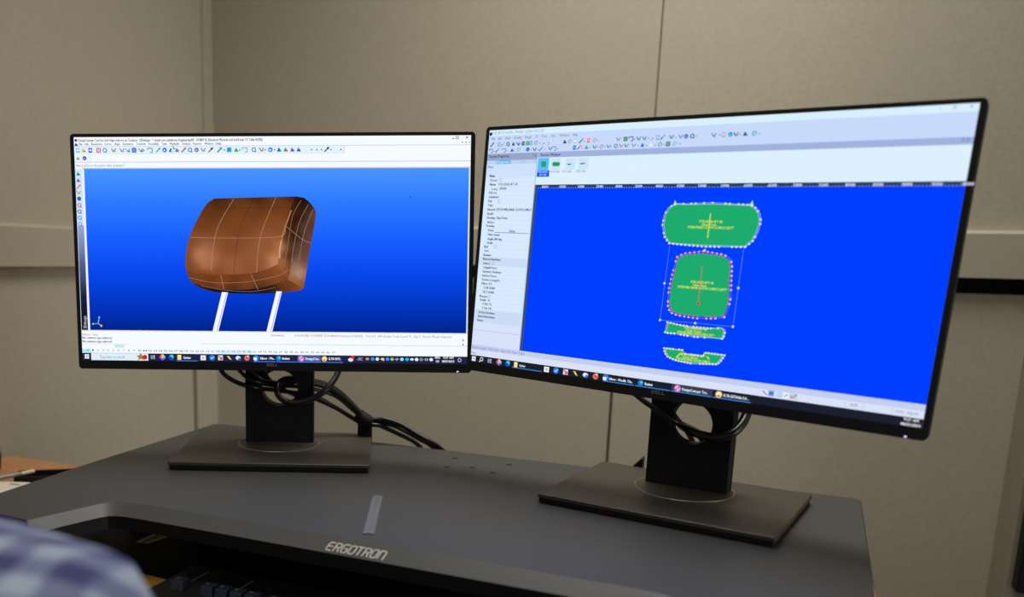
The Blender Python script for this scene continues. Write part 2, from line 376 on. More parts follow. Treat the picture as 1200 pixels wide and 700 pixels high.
def build_ui(U, scr):
    for g, m in U.g.items():
        m.build(g.split('#')[0], M_SCREEN, scr, kind='stuff' if g in ('screen_text', 'taskbar_text', 'toolbar_icon', 'taskbar_icon') else None)
def monitor(label, X, col_c, base_c, base_yaw, col_yaw, hole_z, base_size):
    root = thing('monitor', label, 'monitor', (base_c[0], base_c[1], ZT), 'twin widescreen monitors on the desk riser')
    # panel
    b = MB(); o = round_rect(-.2692, -.1600, .2692, .1528, .005)
    b.prism(o, -.0045, 0, X); b.prism([(x * .998, y * .998) for x, y in o], -.016, -.0045, X)
    b.build('bezel', M_BEZEL, root)
    bc = MB(); a = round_rect(-.262, -.152, .262, .146, .012); c2 = round_rect(-.20, -.115, .20, .11, .02)
    n = len(a); vs = [(x, y, -.016) for x, y in a] + [(x, y, -.022) for x, y in a] + [(x, y, -.040) for x, y in c2]
    bc.add(vs, [(i, (i + 1) % n, n + (i + 1) % n, n + i) for i in range(n)] + [(n + i, n + (i + 1) % n, 2 * n + (i + 1) % n, 2 * n + i) for i in range(n)] + [tuple(range(2 * n, 3 * n))], X)
    bc.build('back_cover', M_BLACK, root)
    screen = MB().box((-AW / 2, -AH / 2, .0001), (AW / 2, AH / 2, .0004), 0, X).build('screen', mat('screen_glass', (8, 8, 10), .25), root)
    lg = MB(); gl, wd = layout('DELL', .14)
    for gx, (vs, fs, _) in gl: lg.add([((gx + vx - wd / 2) * .0066, -.1537 + vy * .0056, .0003) for vx, vy in vs], fs, X)
    lg.build('logo', M_DIM, root, label='small grey maker lettering under the screen', kind='stuff')
    MB().box((.2498, -.1592, -.002), (.2522, -.1574, .0006), .0005, X).build('power_light', M_LED, root, label='tiny lilac power light')
    # stand: upright with a round cable hole
    cy = math.radians(col_yaw); r = Vector((math.cos(cy), math.sin(cy), 0)); n_ = Vector((math.sin(cy), -math.cos(cy), 0))
    S = frame((col_c[0], col_c[1], 0), r, (0, 0, 1))
    hw = .0492; z0 = ZT + .012; z1 = 1.14; hz = hole_z; R = .0262; K = 32; D = .024
    ring_pts = []; sq = []
    for k in range(K):
        a = 2 * math.pi * (k + .5) / K; ring_pts.append((R * math.cos(a), hz + R * math.sin(a)))
        m_ = max(abs(math.cos(a)), abs(math.sin(a))); sq.append((hw * math.cos(a) / m_, hz + hw * math.sin(a) / m_))
    st = MB()
    for z in (0, -D):
        vs = [(x, y, z) for x, y in ring_pts] + [(x, y, z) for x, y in sq]
        st.add(vs, [(k, (k + 1) % K, K + (k + 1) % K, K + k) for k in range(K)], S)
    # chamfer corners of the hole field come from the box pieces above and below
    st.add([(x, y, 0) for x, y in ring_pts] + [(x, y, -D) for x, y in ring_pts], [(k, (k + 1) % K, K + (k + 1) % K, K + k) for k in range(K)], S)
    for s_ in (-1, 1):
        st.add([(s_ * hw, hz - hw, 0), (s_ * hw, hz + hw, 0), (s_ * hw, hz + hw, -D), (s_ * hw, hz - hw, -D)], [(0, 1, 2, 3)], S)
        # fill the square's corners
    for (sx, sy) in ((1, 1), (-1, 1), (-1, -1), (1, -1)):
        near = sorted(sq, key=lambda p: (p[0] - sx * hw) ** 2 + (p[1] - hz - sy * hw) ** 2)[:2]
        for z in (0, -D): st.add([(sx * hw, hz + sy * hw, z), (*near[0], z), (*near[1], z)], [(0, 1, 2)], S)
    st.box((-hw, z0, -D), (hw, hz - hw, 0), 0, S); st.box((-hw, hz + hw, -D), (hw, z1, 0), 0, S)
    st.build('stand_column', M_STAND, root)
    ca = X @ Vector((0, 0, -.030)); cb = Vector((col_c[0], col_c[1], 0)) - n_ * .012
    hd = MB().box((-.04, 1.085, -.004), (.04, 1.165, ((ca - cb).to_2d().length)), .004, S); hd.build('tilt_head', M_STAND, root)
    # base
    by = math.radians(base_yaw); rb = Vector((math.cos(by), math.sin(by), 0))
    Bm = Matrix.Translation((base_c[0], base_c[1], ZT)) @ Matrix.Rotation(by, 4, 'Z')
    w2, d2 = base_size[0] / 2, base_size[1] / 2
    MB().prism(round_rect(-w2 + .0015, -d2 + .0015, w2 - .0015, d2 - .0015, .003), .0012, .0072, Bm).build('base_underside', M_EDGE, root)
    bp = MB(); o = round_rect(-w2, -d2, w2, d2, .003); i2 = round_rect(-w2 + .0012, -d2 + .0012, w2 - .0012, d2 - .0012, .003); n = len(o)
    bp.add([(x, y, .0072) for x, y in o] + [(x, y, .0108) for x, y in o] + [(x, y, .0118) for x, y in i2],
           [(i, (i + 1) % n, n + (i + 1) % n, n + i) for i in range(n)] + [(n + i, n + (i + 1) % n, 2 * n + (i + 1) % n, 2 * n + i) for i in range(n)] + [tuple(range(2 * n, 3 * n)), tuple(range(n))[::-1]], Bm)
    bp.build('base_plate', M_BASE, root)
    for sx in (-1, 1):
        for sy in (-1, 1): MB().cyl((sx * (w2 - .02), sy * (d2 - .02), .0001), .007, .0012, 16, Bm).build('foot_pad', M_EDGE, root)
    # swivel disc: groove ring round the foot of the column
    dc = Vector((col_c[0], col_c[1], ZT)) + n_ * .004
    dm = MB(); Kk = 48; prof = [(.0565, .0119), (.0568, .0127), (.0580, .0129), (.0592, .0127), (.0596, .0119)]
    vs = [(dc.x + q * math.cos(2 * math.pi * k / Kk), dc.y + q * math.sin(2 * math.pi * k / Kk), ZT + z) for k in range(Kk) for q, z in prof]; m5 = len(prof)
    dm.add(vs, [(k * m5 + j, k * m5 + j + 1, ((k + 1) % Kk) * m5 + j + 1, ((k + 1) % Kk) * m5 + j) for k in range(Kk) for j in range(m5 - 1)])
    dm.build('swivel_ring', M_RING, root, smooth=True)
    MB().cyl((dc.x, dc.y, ZT + .0114), .0565, .0009, 48).build('swivel_disc', M_BASE, root)
    return root, screen

XA = pose((-.6221, 1.0034, 1.1466), 20.033, 3.282, 1.093)
XB = pose((-.1067, 1.0165, 1.1487), -16.619, 2.263, -1.569)
monA, scrA = monitor('monitor on the left whose screen shows a brown headrest model on blue', XA, (-.6444, 1.0605), (-.6337, 1.0385), 24.6, 25.5, .9525, (.266, .2096))
monB, scrB = monitor('monitor on the right whose screen shows green flat pattern pieces on blue', XB, (-.0795, 1.0795), (-.086, 1.0477), -11.0, -11.4, .9524, (.266, .2096))

WHITE = (246, 251, 255); INK = (74, 84, 120)
# ---------------- left screen
U = UI(XA)
U.rect('window_background', 0, 0, 1920, 1080, WHITE, 0)
U.rect('window_background', 4, 46, 1318, 78, (226, 243, 252), 1)
U.rect('window_background', 4, 84, 80, 114, (232, 247, 254), 1)
U.grad('viewport', 39, 1913, [(149, (72, 148, 255)), (300, (46, 122, 255)), (480, (22, 94, 255)), (640, (8, 72, 238)), (790, (3, 54, 196)), (929, (0, 36, 140))], 1)
U.rect('toolbar', 0, 42, 1920, 45, (196, 206, 244), 2)
U.rect('toolbar', 0, 79, 1320, 81, (214, 222, 246), 2); U.rect('toolbar', 1317, 45, 1320, 80, (206, 212, 240), 2); U.rect('toolbar', 78, 82, 81, 114, (214, 222, 246), 2)
U.rect('toolbar', 0, 116, 1920, 119, (192, 190, 240), 2); U.rect('toolbar', 243, 120, 246, 138, (190, 190, 220), 2)
U.rect('toolbar', 34, 144, 1920, 149, (206, 204, 212), 2)
U.rect('toolbar', 0, 150, 34, 420, (208, 230, 250), 2)
U.grad('toolbar', 2, 35, [(420, (150, 168, 216)), (600, (84, 96, 140)), (760, (26, 32, 60)), (932, (6, 8, 18))], 2)
U.rect('toolbar', 34, 149, 45, 930, (238, 246, 255), 2); U.rect('toolbar', 1913, 149, 1920, 930, (214, 230, 255), 2)
U.rect('toolbar', 0, 929, 1920, 933, (206, 210, 226), 2)
U.rect('toolbar', 600, 991, 1920, 994, (212, 220, 236), 2); U.rect('toolbar', 0, 997, 250, 1000, (226, 232, 242), 2)
U.rect('toolbar', 166, 1000, 216, 1016, (192, 236, 246), 2); U.rect('toolbar', 0, 1024, 44, 1042, (170, 232, 244), 2); U.rect('toolbar', 690, 1022, 860, 1040, (214, 244, 250), 2)
U.text('screen_text', 'DesignConcept Tool for Soft Edge trial not on Testbase - [3Ddesign - * sample seat upholstery Engineering\\RF - 073B07.SL [Headrest Material trial SoftFoam TC Table 0378]]', 22, 21, 924, 12, INK, 3, .4)
for tx, a, b in (('File', 22, 41), ('Edit', 55, 74), ('Boundaries', 86, 140), ('Curve', 152, 185), ('Shape', 201, 228), ('Geometry', 242, 294), ('Transform', 310, 355), ('Assembly', 368, 419), ('Tools', 433, 458), ('Multiple', 474, 520), ('Analyze', 534, 575), ('Reports', 588, 629), ('Window', 643, 686), ('Help', 698, 725)): U.text('screen_text', tx, a, 38, b, 11, INK if tx != 'Multiple' else (50, 80, 170), 3, .3)
U.text('screen_text', 'Select a surface or the position, select an element', 4, 139, 240, 12, INK, 3)
U.text('screen_text', 'Behavior  Select', 3, 957, 86, 11, (110, 116, 150), 3)
U.text('screen_text', 'No common type selected', 3, 973, 152, 11, (50, 56, 84), 3, .4); U.text('screen_text', 'No common type selected', 3, 991, 152, 11, (50, 56, 84), 3, .4)
U.text('screen_text', 'Boundaries', 958, 952, 1021, 10, (90, 100, 140), 3)
U.text('screen_text', 'X=0.476206 Y=1.508417 Z=0.000000 Distance 8.769020   Two 6.3   DIP Accum Tools Coord X  Clip C  Vector Match Adjusted', 1071, 953, 1843, 11, (104, 112, 146), 3)
for i in range(48):
    x = 24 + i * 26.2
    U.text('screen_text', str(i), x, 1034, x + (8 if i < 10 else 18), 9, (200, 70, 170) if i in (27, 28, 29) else (64, 70, 100), 3)
U.text('screen_text', 'iD', 12, 925, 14, .5, (6, 8, 18), 3)
gl, wd = layout('3Ddesign')
for gx, (vs, fs, _) in gl: U.mb('screen_text').add([U.P(27 - vy * 22, 922 - (gx + vx) * 62 / wd, 3.5) for vx, vy in vs], fs, col=lin((225, 228, 236)))
# toolbar icons
def icon(U, x, y, k, cols, s=11):
    a = cols[0]; b = cols[-1]; g = 'toolbar_icon'
    if k == 0: U.rect(g, x - s * .8, y - s, x + s * .8, y + s, a, 4); U.rect(g, x - s * .4, y - s * .5, x + s * .5, y + s * .4, b, 5)
    elif k == 1: U.disc(g, x, y, s, a, 4); U.disc(g, x - s * .1, y + s * .1, s * .42, b, 5)
    elif k == 2: U.line(g, [(x - s, y - s * .8), (x, y + s * .7), (x + s, y - s * .7)], 4, a, 4); U.disc(g, x + s * .6, y + s * .5, s * .4, b, 5)
    elif k == 3: U.poly(g, [(x - s, y + s * .8), (x - s * .2, y - s), (x + s * .4, y - s * .1), (x + s, y + s * .9)], a, 4); U.rect(g, x, y, x + s * .8, y + s * .6, b, 5)
    elif k == 4: U.line(g, [(x - s, y), (x - s, y - s * .8), (x + s, y - s * .8), (x + s, y + s), (x, y + s)], 4, a, 4)
    elif k == 5: U.line(g, [(x - s, y + s), (x + s, y - s)], 5, a, 4); U.disc(g, x + s * .5, y - s * .5, s * .5, b, 5)
    elif k == 6: U.ring(g, x, y, s * .8, 4, a, 4); U.line(g, [(x + s * .5, y + s * .6), (x + s, y + s)], 5, b, 5)
    elif k == 7:
        U.rect(g, x - s, y - s, x + s, y + s, a, 4); U.line(g, [(x - s * .7, y - s * .7), (x + s * .7, y + s * .7)], 4, b, 5); U.line(g, [(x - s * .7, y + s * .7), (x + s * .7, y - s * .7)], 4, b, 5)
BL = (40, 70, 190); CY = (60, 160, 240); GR = (40, 170, 80); RD = (214, 40, 80); YE = (240, 190, 50); OR = (220, 110, 40); DK = (50, 50, 80); LW = (236, 246, 255)
for x, k, cols in ((18, 0, ((150, 190, 220), LW)), (47, 3, (YE, GR)), (80, 0, (BL, LW)), (121, 7, (RD, (255, 230, 240))), (152, 6, (BL, CY)), (196, 2, (DK, YE)), (237, 2, (BL, YE)), (265, 2, (CY, BL)), (297, 7, (BL, (150, 180, 240))), (330, 2, ((90, 90, 110), (120, 120, 130))), (375, 4, ((110, 120, 150), DK)), (416, 5, (GR, (60, 200, 120))), (447, 1, ((20, 90, 230), LW)), (479, 3, (BL, LW)), (509, 3, ((90, 120, 200), OR)), (541, 5, (BL, OR)), (572, 6, (BL, RD)), (604, 1, ((90, 130, 220), YE)), (636, 2, ((90, 90, 120), YE)), (673, 5, ((120, 60, 40), DK)), (717, 5, ((60, 60, 70), GR)), (763, 7, (CY, GR)), (798, 3, (GR, (60, 200, 60))), (839, 4, ((150, 160, 220), BL)), (883, 6, (BL, CY)), (920, 2, ((90, 90, 60), YE)), (963, 1, ((20, 130, 220), LW)), (1006, 3, (BL, GR)), (1037, 3, (GR, RD)), (1069, 3, ((110, 120, 180), BL)), (1100, 3, ((90, 110, 190), DK)), (1235, 5, ((60, 60, 70), DK))):
    icon(U, x, 62, k, cols)
for x in (345, 740, 815, 938, 984, 1162, 1187, 1210, 1255, 1303): U.rect('toolbar_icon', x - 3, 60, x + 3, 66, (90, 80, 100), 4)
icon(U, 18, 99, 3, (GR, OR), 8); icon(U, 50, 99, 1, (BL, (230, 150, 160)), 10); icon(U, 11, 34, 3, ((20, 60, 200), (20, 60, 200)), 9); icon(U, 10, 15, 1, ((120, 40, 130), (40, 30, 90)), 7)
for y, k, cols in ((172, 3, (GR, BL)), (203, 3, ((90, 110, 200), RD)), (234, 5, (OR, (200, 140, 40))), (261, 2, ((150, 140, 80), YE)), (291, 1, ((20, 70, 200), (60, 110, 240))), (322, 6, (RD, BL)), (352, 6, (BL, CY)), (382, 6, ((70, 120, 230), CY)), (411, 6, ((100, 140, 240), (180, 90, 160)))): icon(U, 15, y, k, cols, 10)
U.line('toolbar_icon', [(1832, 15), (1842, 15)], 3, DK, 4); U.ring('toolbar_icon', 1856, 11, 6, 3, DK, 4); U.line('toolbar_icon', [(1897, 6), (1906, 14)], 3, DK, 4); U.line('toolbar_icon', [(1897, 14), (1906, 6)], 3, DK, 4)
for x in (1880, 1898, 1914): U.rect('toolbar_icon', x - 3, 29, x + 3, 34, (120, 120, 150), 4)
for y in (962, 984): U.poly('toolbar_icon', [(1893, y + 4), (1905, y + 4), (1899, y - 4)], (90, 90, 110), 4)
U.line('toolbar_icon', [(490, 40), (490, 58), (496, 53), (500, 60)], 3, (40, 40, 60), 5)
U.line('toolbar_icon', [(87, 897), (93, 866)], 3, (150, 230, 240), 4); U.line('toolbar_icon', [(87, 897), (61, 899)], 3, (120, 200, 90), 4); U.line('toolbar_icon', [(87, 897), (103, 908)], 3, (200, 190, 120), 4)
U.disc('toolbar_icon', 93, 866, 4, (120, 230, 230), 5); U.disc('toolbar_icon', 61, 899, 5, (130, 220, 60), 5); U.disc('toolbar_icon', 103, 908, 5, (240, 210, 110), 5)
U.disc('toolbar_icon', 1635, 285, 3, (20, 30, 90), 4)
# headrest picture
def resamp(P, n):
    L_ = [0]
    for a, b in zip(P, P[1:]): L_.append(L_[-1] + math.hypot(b[0] - a[0], b[1] - a[1]))
    out = []
    for i in range(n + 1):
        s_ = L_[-1] * i / n; k = max(j for j in range(len(P) - 1) if L_[j] <= s_ + 1e-9) if s_ > 0 else 0
        t_ = (s_ - L_[k]) / max(L_[k + 1] - L_[k], 1e-9); out.append((P[k][0] + (P[k + 1][0] - P[k][0]) * t_, P[k][1] + (P[k + 1][1] - P[k][1]) * t_))
    return out
def patch(A, B, ctrl, nu=16, nv=10, l=4):
    A = resamp(A, nu); B = resamp(B, nu)
    def colr(x, y):
        sw = 0; s_ = [0, 0, 0]
        for cx, cy, c in ctrl:
            w_ = 1 / ((x - cx) ** 2 + (y - cy) ** 2 + 1100) ** 1.8; sw += w_; s_ = [p + w_ * q for p, q in zip(s_, c)]
        return lin([p / sw for p in s_])
    m = U.mb('headrest_picture')
    G = [[(a[0] + (b[0] - a[0]) * j / nv, a[1] + (b[1] - a[1]) * j / nv) for j in range(nv + 1)] for a, b in zip(A, B)]
    Cc = [[colr(*p) for p in row] for row in G]
    for i in range(nu):
        for j in range(nv):
            q = [G[i][j], G[i + 1][j], G[i + 1][j + 1], G[i][j + 1]]
            m.add([U.P(x, y, l) for x, y in q], [(0, 1, 2, 3)], col=[Cc[i][j], Cc[i + 1][j], Cc[i + 1][j + 1], Cc[i][j + 1]])
def smooth2(P): return [(v.x, v.y) for v in smooth_path([(x, y, 0) for x, y in P], 5)]
left = [(686, 290), (648, 316), (609, 374), (575, 436), (551, 494), (539, 552), (536, 598), (540, 634)]
ridge = [(1085, 281), (1056, 342), (1028, 425), (1009, 498), (1000, 561), (991, 603)]
roll2 = [(1124, 287), (1093, 373), (1071, 467), (1060, 551), (1056, 624), (1042, 677)]
side = [(1124, 287), (1158, 317), (1181, 363), (1162, 477), (1143, 582), (1125, 687), (1116, 719)]
fbot = [(540, 634), (566, 645), (602, 652), (679, 658), (788, 654), (886, 644), (951, 627), (991, 603)]
bot3 = [(542, 650), (566, 692), (612, 720), (677, 738), (786, 745), (917, 745), (1025, 739), (1101, 728), (1116, 719)]
mid = [(543, 652), (566, 690), (612, 708), (721, 726), (831, 726), (928, 712), (1005, 690), (1042, 677)]
left, ridge, roll2, side, fbot, bot3, mid = map(smooth2, (left, ridge, roll2, side, fbot, bot3, mid))
U.poly('headrest_picture', left + bot3 + side[::-1] + ridge[:1], (112, 60, 30), 3.6)
fc = [(690, 292, (74, 38, 16)), (880, 286, (70, 36, 16)), (1070, 284, (64, 32, 14)), (650, 340, (96, 52, 24)), (860, 330, (112, 62, 30)), (1040, 325, (110, 60, 28)), (620, 400, (112, 60, 28)), (800, 420, (120, 66, 32)), (1000, 430, (126, 70, 34)), (575, 500, (128, 74, 42)), (760, 520, (130, 74, 40)), (960, 520, (140, 80, 44)),
      (600, 560, (196, 132, 98)), (555, 565, (120, 66, 40)), (640, 590, (176, 112, 78)), (760, 600, (150, 92, 58)), (900, 590, (142, 86, 52)), (985, 580, (196, 136, 96)), (1000, 520, (176, 118, 78)), (1020, 460, (140, 84, 46)), (700, 650, (134, 76, 42)), (880, 640, (138, 80, 46)), (560, 620, (122, 66, 38))]
rc = [(1105, 290, (38, 18, 8)), (1075, 350, (66, 34, 16)), (1060, 420, (58, 30, 14)), (1040, 480, (96, 54, 28)), (1010, 520, (206, 150, 110)), (1045, 560, (84, 46, 22)), (1015, 590, (176, 116, 74)), (1045, 640, (122, 68, 34)), (1010, 640, (150, 90, 50)), (1085, 385, (44, 22, 10)), (1066, 480, (44, 22, 10)), (1056, 560, (60, 32, 16))]
sc = [(1124, 290, (26, 14, 8)), (1150, 320, (40, 24, 16)), (1175, 365, (110, 74, 56)), (1100, 380, (40, 22, 14)), (1130, 420, (92, 60, 46)), (1075, 470, (48, 28, 18)), (1110, 520, (96, 64, 50)), (1155, 500, (104, 68, 52)), (1062, 560, (70, 42, 28)), (1120, 590, (96, 62, 48)), (1090, 600, (150, 116, 100)), (1066, 630, (150, 110, 90)), (1095, 650, (214, 184, 170)), (1075, 685, (130, 76, 42)), (1105, 700, (150, 88, 46)), (1120, 690, (132, 76, 40))]
bc_ = [(560, 640, (112, 60, 32)), (620, 670, (122, 66, 32)), (720, 690, (124, 66, 32)), (850, 690, (122, 66, 32)), (950, 670, (122, 66, 34)), (1010, 640, (136, 78, 40)), (640, 705, (98, 50, 24)), (760, 725, (88, 44, 22)), (900, 720, (84, 44, 22))]
uc_ = [(600, 715, (58, 30, 18)), (700, 733, (30, 20, 16)), (830, 738, (26, 20, 18)), (950, 735, (40, 26, 20)), (1040, 720, (96, 52, 26)), (1100, 722, (130, 76, 40))]
patch(left, ridge, fc, 20, 18); patch(fbot, mid, bc_, 18, 6); patch(mid, bot3, uc_, 18, 3); patch(ridge, roll2, rc, 18, 6); patch(roll2, side, sc, 18, 8)
patch([(1042, 677), (1056, 690), (1075, 705), (1116, 719)], [(930, 712), (960, 742), (1025, 739), (1101, 728)], uc_ + [(1042, 690, (126, 70, 36))], 8, 4)
patch(resamp([(540, 634), (991, 603)], 8), resamp(fbot, 8), fc + bc_[1:2], 18, 5)
patch([(951, 627), (991, 603)], [(1005, 690), (1042, 677)], [(991, 610, (160, 100, 60)), (1010, 640, (130, 74, 40)), (1030, 675, (112, 60, 30)), (960, 640, (124, 68, 36))], 6, 5)
for ln, c in (([(783, 291), (711, 405), (682, 489), (663, 636)], (196, 160, 138)), ([(987, 285), (921, 436), (898, 530), (888, 644)], (196, 160, 138)), ([(565, 476), (791, 478), (1010, 469), (1030, 420)], (190, 150, 126)), ([(880, 287), (813, 426), (784, 573), (777, 655)], (62, 32, 16)), ([(642, 336), (847, 334), (1050, 330)], (70, 36, 18)),
              ([(711, 657), (724, 723)], (190, 158, 140)), ([(858, 648), (895, 726)], (190, 158, 140)), ([(553, 669), (678, 693), (831, 689), (983, 661), (1048, 630)], (182, 140, 116)), ([(602, 650), (788, 655), (886, 645), (980, 612)], (84, 46, 24)),
              ([(1147, 317), (1104, 394), (1076, 498), (1061, 593)], (176, 150, 136)), ([(1168, 342), (1125, 446), (1097, 582)], (176, 150, 136)), ([(1039, 423), (1066, 446), (1114, 483), (1157, 503)], (180, 150, 134)), ([(1110, 300), (1068, 373), (1044, 509), (1027, 593)], (170, 140, 120)), ([(612, 708), (721, 728), (860, 735), (980, 715)], (150, 130, 120))):
    U.line('headrest_picture', smooth2(ln), 1.5, c, 5)
U.line('headrest_picture', smooth2([(1062, 345), (1032, 425), (1010, 500), (1003, 560)]), 7, (176, 116, 76), 4.6)
U.line('headrest_picture', smooth2([(1012, 490), (1004, 530), (1003, 575)]), 6, (216, 164, 128), 4.8)
for a in ([(715, 738), (745, 740), (693, 931), (664, 931)], [(985, 733), (1012, 734), (962, 930), (933, 930)]):
    U.poly('headrest_picture', a, (248, 250, 255), 5)
U.line('headrest_picture', [(738, 742), (686, 929)], 4, (150, 170, 240), 6); U.line('headrest_picture', [(1005, 740), (955, 929)], 4, (150, 170, 240), 6)
# task bars (both screens)
def app(U, x, y, k, s=13):
    g = 'taskbar_icon'
    if k == 'start':
        for dx in (-6, 6):
            for dy in (-6, 6): U.rect(g, x + dx - 5, y + dy - 5, x + dx + 5, y + dy + 5, (246, 250, 255), 5)
    elif k == 'search': U.ring(g, x + 2, y - 2, 8, 3.5, (230, 232, 238), 5); U.line(g, [(x - 4, y + 4), (x - 12, y + 12)], 3.5, (230, 232, 238), 5)
    elif k == 'view': U.rect(g, x - 11, y - 9, x - 2, y + 9, (150, 156, 176), 5); U.rect(g, x + 1, y - 9, x + 10, y, (180, 186, 200), 5); U.rect(g, x + 1, y + 3, x + 10, y + 9, (180, 186, 200), 5)
    elif k == 'wheel':
        for i, c in enumerate(((80, 200, 240), (250, 200, 60), (240, 80, 130), (150, 90, 220))):
            a = math.pi / 2 * i; U.disc(g, x + 6 * math.cos(a), y - 6 * math.sin(a), 9, c, 5 + i * .2)
        U.disc(g, x, y, 4, (240, 240, 255), 6)
    elif k == 'wave': U.disc(g, x, y, 14, (20, 90, 210), 5); U.disc(g, x + 2, y - 4, 9, (70, 220, 200), 5.3); U.disc(g, x - 3, y + 3, 6, (10, 60, 170), 5.6)
    elif k == 'folder': U.rect(g, x - 10, y - 12, x + 9, y + 12, (250, 226, 130), 5); U.rect(g, x - 4, y - 12, x + 9, y - 4, (255, 244, 190), 5.3)
    elif k == 'bag': U.rect(g, x - 13, y - 11, x + 13, y + 13, (240, 242, 246), 5); U.rect(g, x - 5, y - 4, x + 5, y + 6, (196, 160, 150), 5.3)
    elif k == 'blue': U.disc(g, x, y, 14, (40, 130, 230), 5); U.line(g, [(x - 7, y), (x - 1, y + 5), (x + 8, y - 6)], 4, (180, 230, 255), 5.3)
    elif k == 'grid': U.rect(g, x - 12, y - 12, x + 12, y + 12, (226, 232, 244), 5); U.rect(g, x - 4, y - 4, x + 10, y + 10, (220, 90, 90), 5.3); U.rect(g, x - 10, y - 10, x - 3, y - 2, (90, 130, 220), 5.3)
    elif k == 'bolt': U.poly(g, [(x - 12, y - 10), (x, y - 8), (x + 12, y + 10), (x, y + 6)], (246, 214, 70), 5)
    elif k == 'cloud': U.disc(g, x, y, 13, (230, 232, 240), 5, 10); U.disc(g, x + 6, y + 6, 7, (40, 110, 210), 5.3)
    elif k == 'fox': U.disc(g, x, y, 13, (250, 120, 50), 5); U.disc(g, x + 1, y - 1, 7, (140, 70, 220), 5.3); U.disc(g, x + 5, y - 9, 5, (255, 210, 70), 5.5)
    elif k == 'mail': U.disc(g, x, y, 15, (40, 130, 230), 5); U.poly(g, [(x - 14, y - 2), (x + 4, y - 4), (x + 2, y + 12), (x - 12, y + 10)], (236, 246, 255), 5.3)
    elif k == 'edgey': U.disc(g, x, y, 13, (30, 110, 220), 5); U.disc(g, x + 3, y - 3, 6, (90, 220, 110), 5.3)
    elif k == 'pink': U.disc(g, x, y, 14, (226, 150, 220), 5); U.disc(g, x, y, 6, (250, 240, 255), 5.3); U.line(g, [(x - 10, y + 9), (x + 11, y - 10)], 5, (216, 60, 130), 5.6)
    elif k == 'gold': U.disc(g, x, y, 14, (236, 190, 90), 5); U.disc(g, x, y, 9, (250, 240, 220), 5.3); U.rect(g, x - 4, y + 2, x + 4, y + 8, (70, 50, 50), 5.6)
U.rect('taskbar', 0, 1043, 1920, 1080, (30, 36, 70), 3)
U.rect('taskbar', 45, 1044, 336, 1079, (222, 240, 250), 4)
U.text('taskbar_text', 'Type here to search', 88, 1069, 216, 14, (120, 134, 156), 5); app(U, 64, 1062, 'search')
U.poly('taskbar_icon', [(282, 1078), (288, 1066), (276, 1054), (290, 1054), (298, 1042), (306, 1054), (318, 1056), (307, 1066), (316, 1079), (298, 1070)], (176, 112, 60), 5); U.disc('taskbar_icon', 298, 1060, 6, (120, 150, 70), 5.4)
U.disc('taskbar_icon', 319, 1062, 12, (214, 30, 40), 5.6)
U.rect('taskbar', 1086, 1043, 1202, 1080, (72, 88, 150), 4)
for x0, x1 in ((480, 585), (866, 976), (980, 1084), (1086, 1202), (1206, 1312)): U.rect('taskbar', x0, 1076, x1, 1080, (70, 120, 220), 4.5)
for x, k in ((23, 'start'), (360, 'view'), (408, 'wheel'), (453, 'wave'), (494, 'folder'), (614, 'bag'), (659, 'blue'), (701, 'grid'), (745, 'bolt'), (790, 'cloud'), (834, 'fox'), (880, 'mail'), (992, 'edgey'), (1105, 'pink'), (1220, 'gold')): app(U, x, 1061, k)
WT = (240, 242, 248)
U.text('taskbar_text', 'Gerber', 514, 1068, 552, 12, WT, 5, .5); U.text('taskbar_text', 'Inbox - Mo..', 902, 1067, 972, 12, WT, 5, .5); U.text('taskbar_text', 'Bodoni', 1011, 1067, 1046, 12, WT, 5, .5)
U.text('taskbar_text', 'DesignCon..', 1126, 1067, 1196, 12, WT, 5, .5); U.text('taskbar_text', 'B.TB-5073..', 1242, 1066, 1302, 12, WT, 5, .5)
U.disc('taskbar_icon', 1350, 1064, 13, (226, 230, 238), 5, 9); U.disc('taskbar_icon', 1360, 1051, 9, (230, 40, 50), 5.4); U.text('taskbar_text', '-3C', 1380, 1066, 1408, 13, (190, 196, 210), 5, .4)
for i, (x, c) in enumerate(((1432, (230, 150, 90)), (1458, (60, 150, 230)), (1481, (226, 228, 232)), (1507, (226, 220, 190)), (1531, (70, 150, 240)), (1554, (110, 190, 120)), (1577, (150, 156, 170)), (1602, (150, 226, 236)), (1627, (50, 180, 226)), (1651, (220, 236, 240)), (1674, (236, 238, 242)), (1697, (130, 134, 156)), (1722, (190, 194, 206)), (1745, (232, 234, 240)))):
    U.disc('taskbar_icon', x, 1059, 9, c, 5, 8 if i % 3 else 6); 
    if i in (3, 5, 12): U.disc('taskbar_icon', x + (4 if i == 3 else 0), 1059 + (5 if i == 3 else 0), 4, (30, 36, 70) if i == 12 else (240, 200, 60), 5.4)
U.text('taskbar_text', 'ENG', 1764, 1054, 1787, 11, WT, 5, .4); U.text('taskbar_text', 'US', 1769, 1072, 1783, 11, WT, 5, .4)
U.text('taskbar_text', '9:27 AM', 1804, 1054, 1853, 11, WT, 5, .4); U.text('taskbar_text', '08/12/2024', 1798, 1072, 1857, 11, WT, 5, .4); U.ring('taskbar_icon', 1883, 1060, 8, 3, (200, 204, 214), 5)
build_ui(U, scrA)

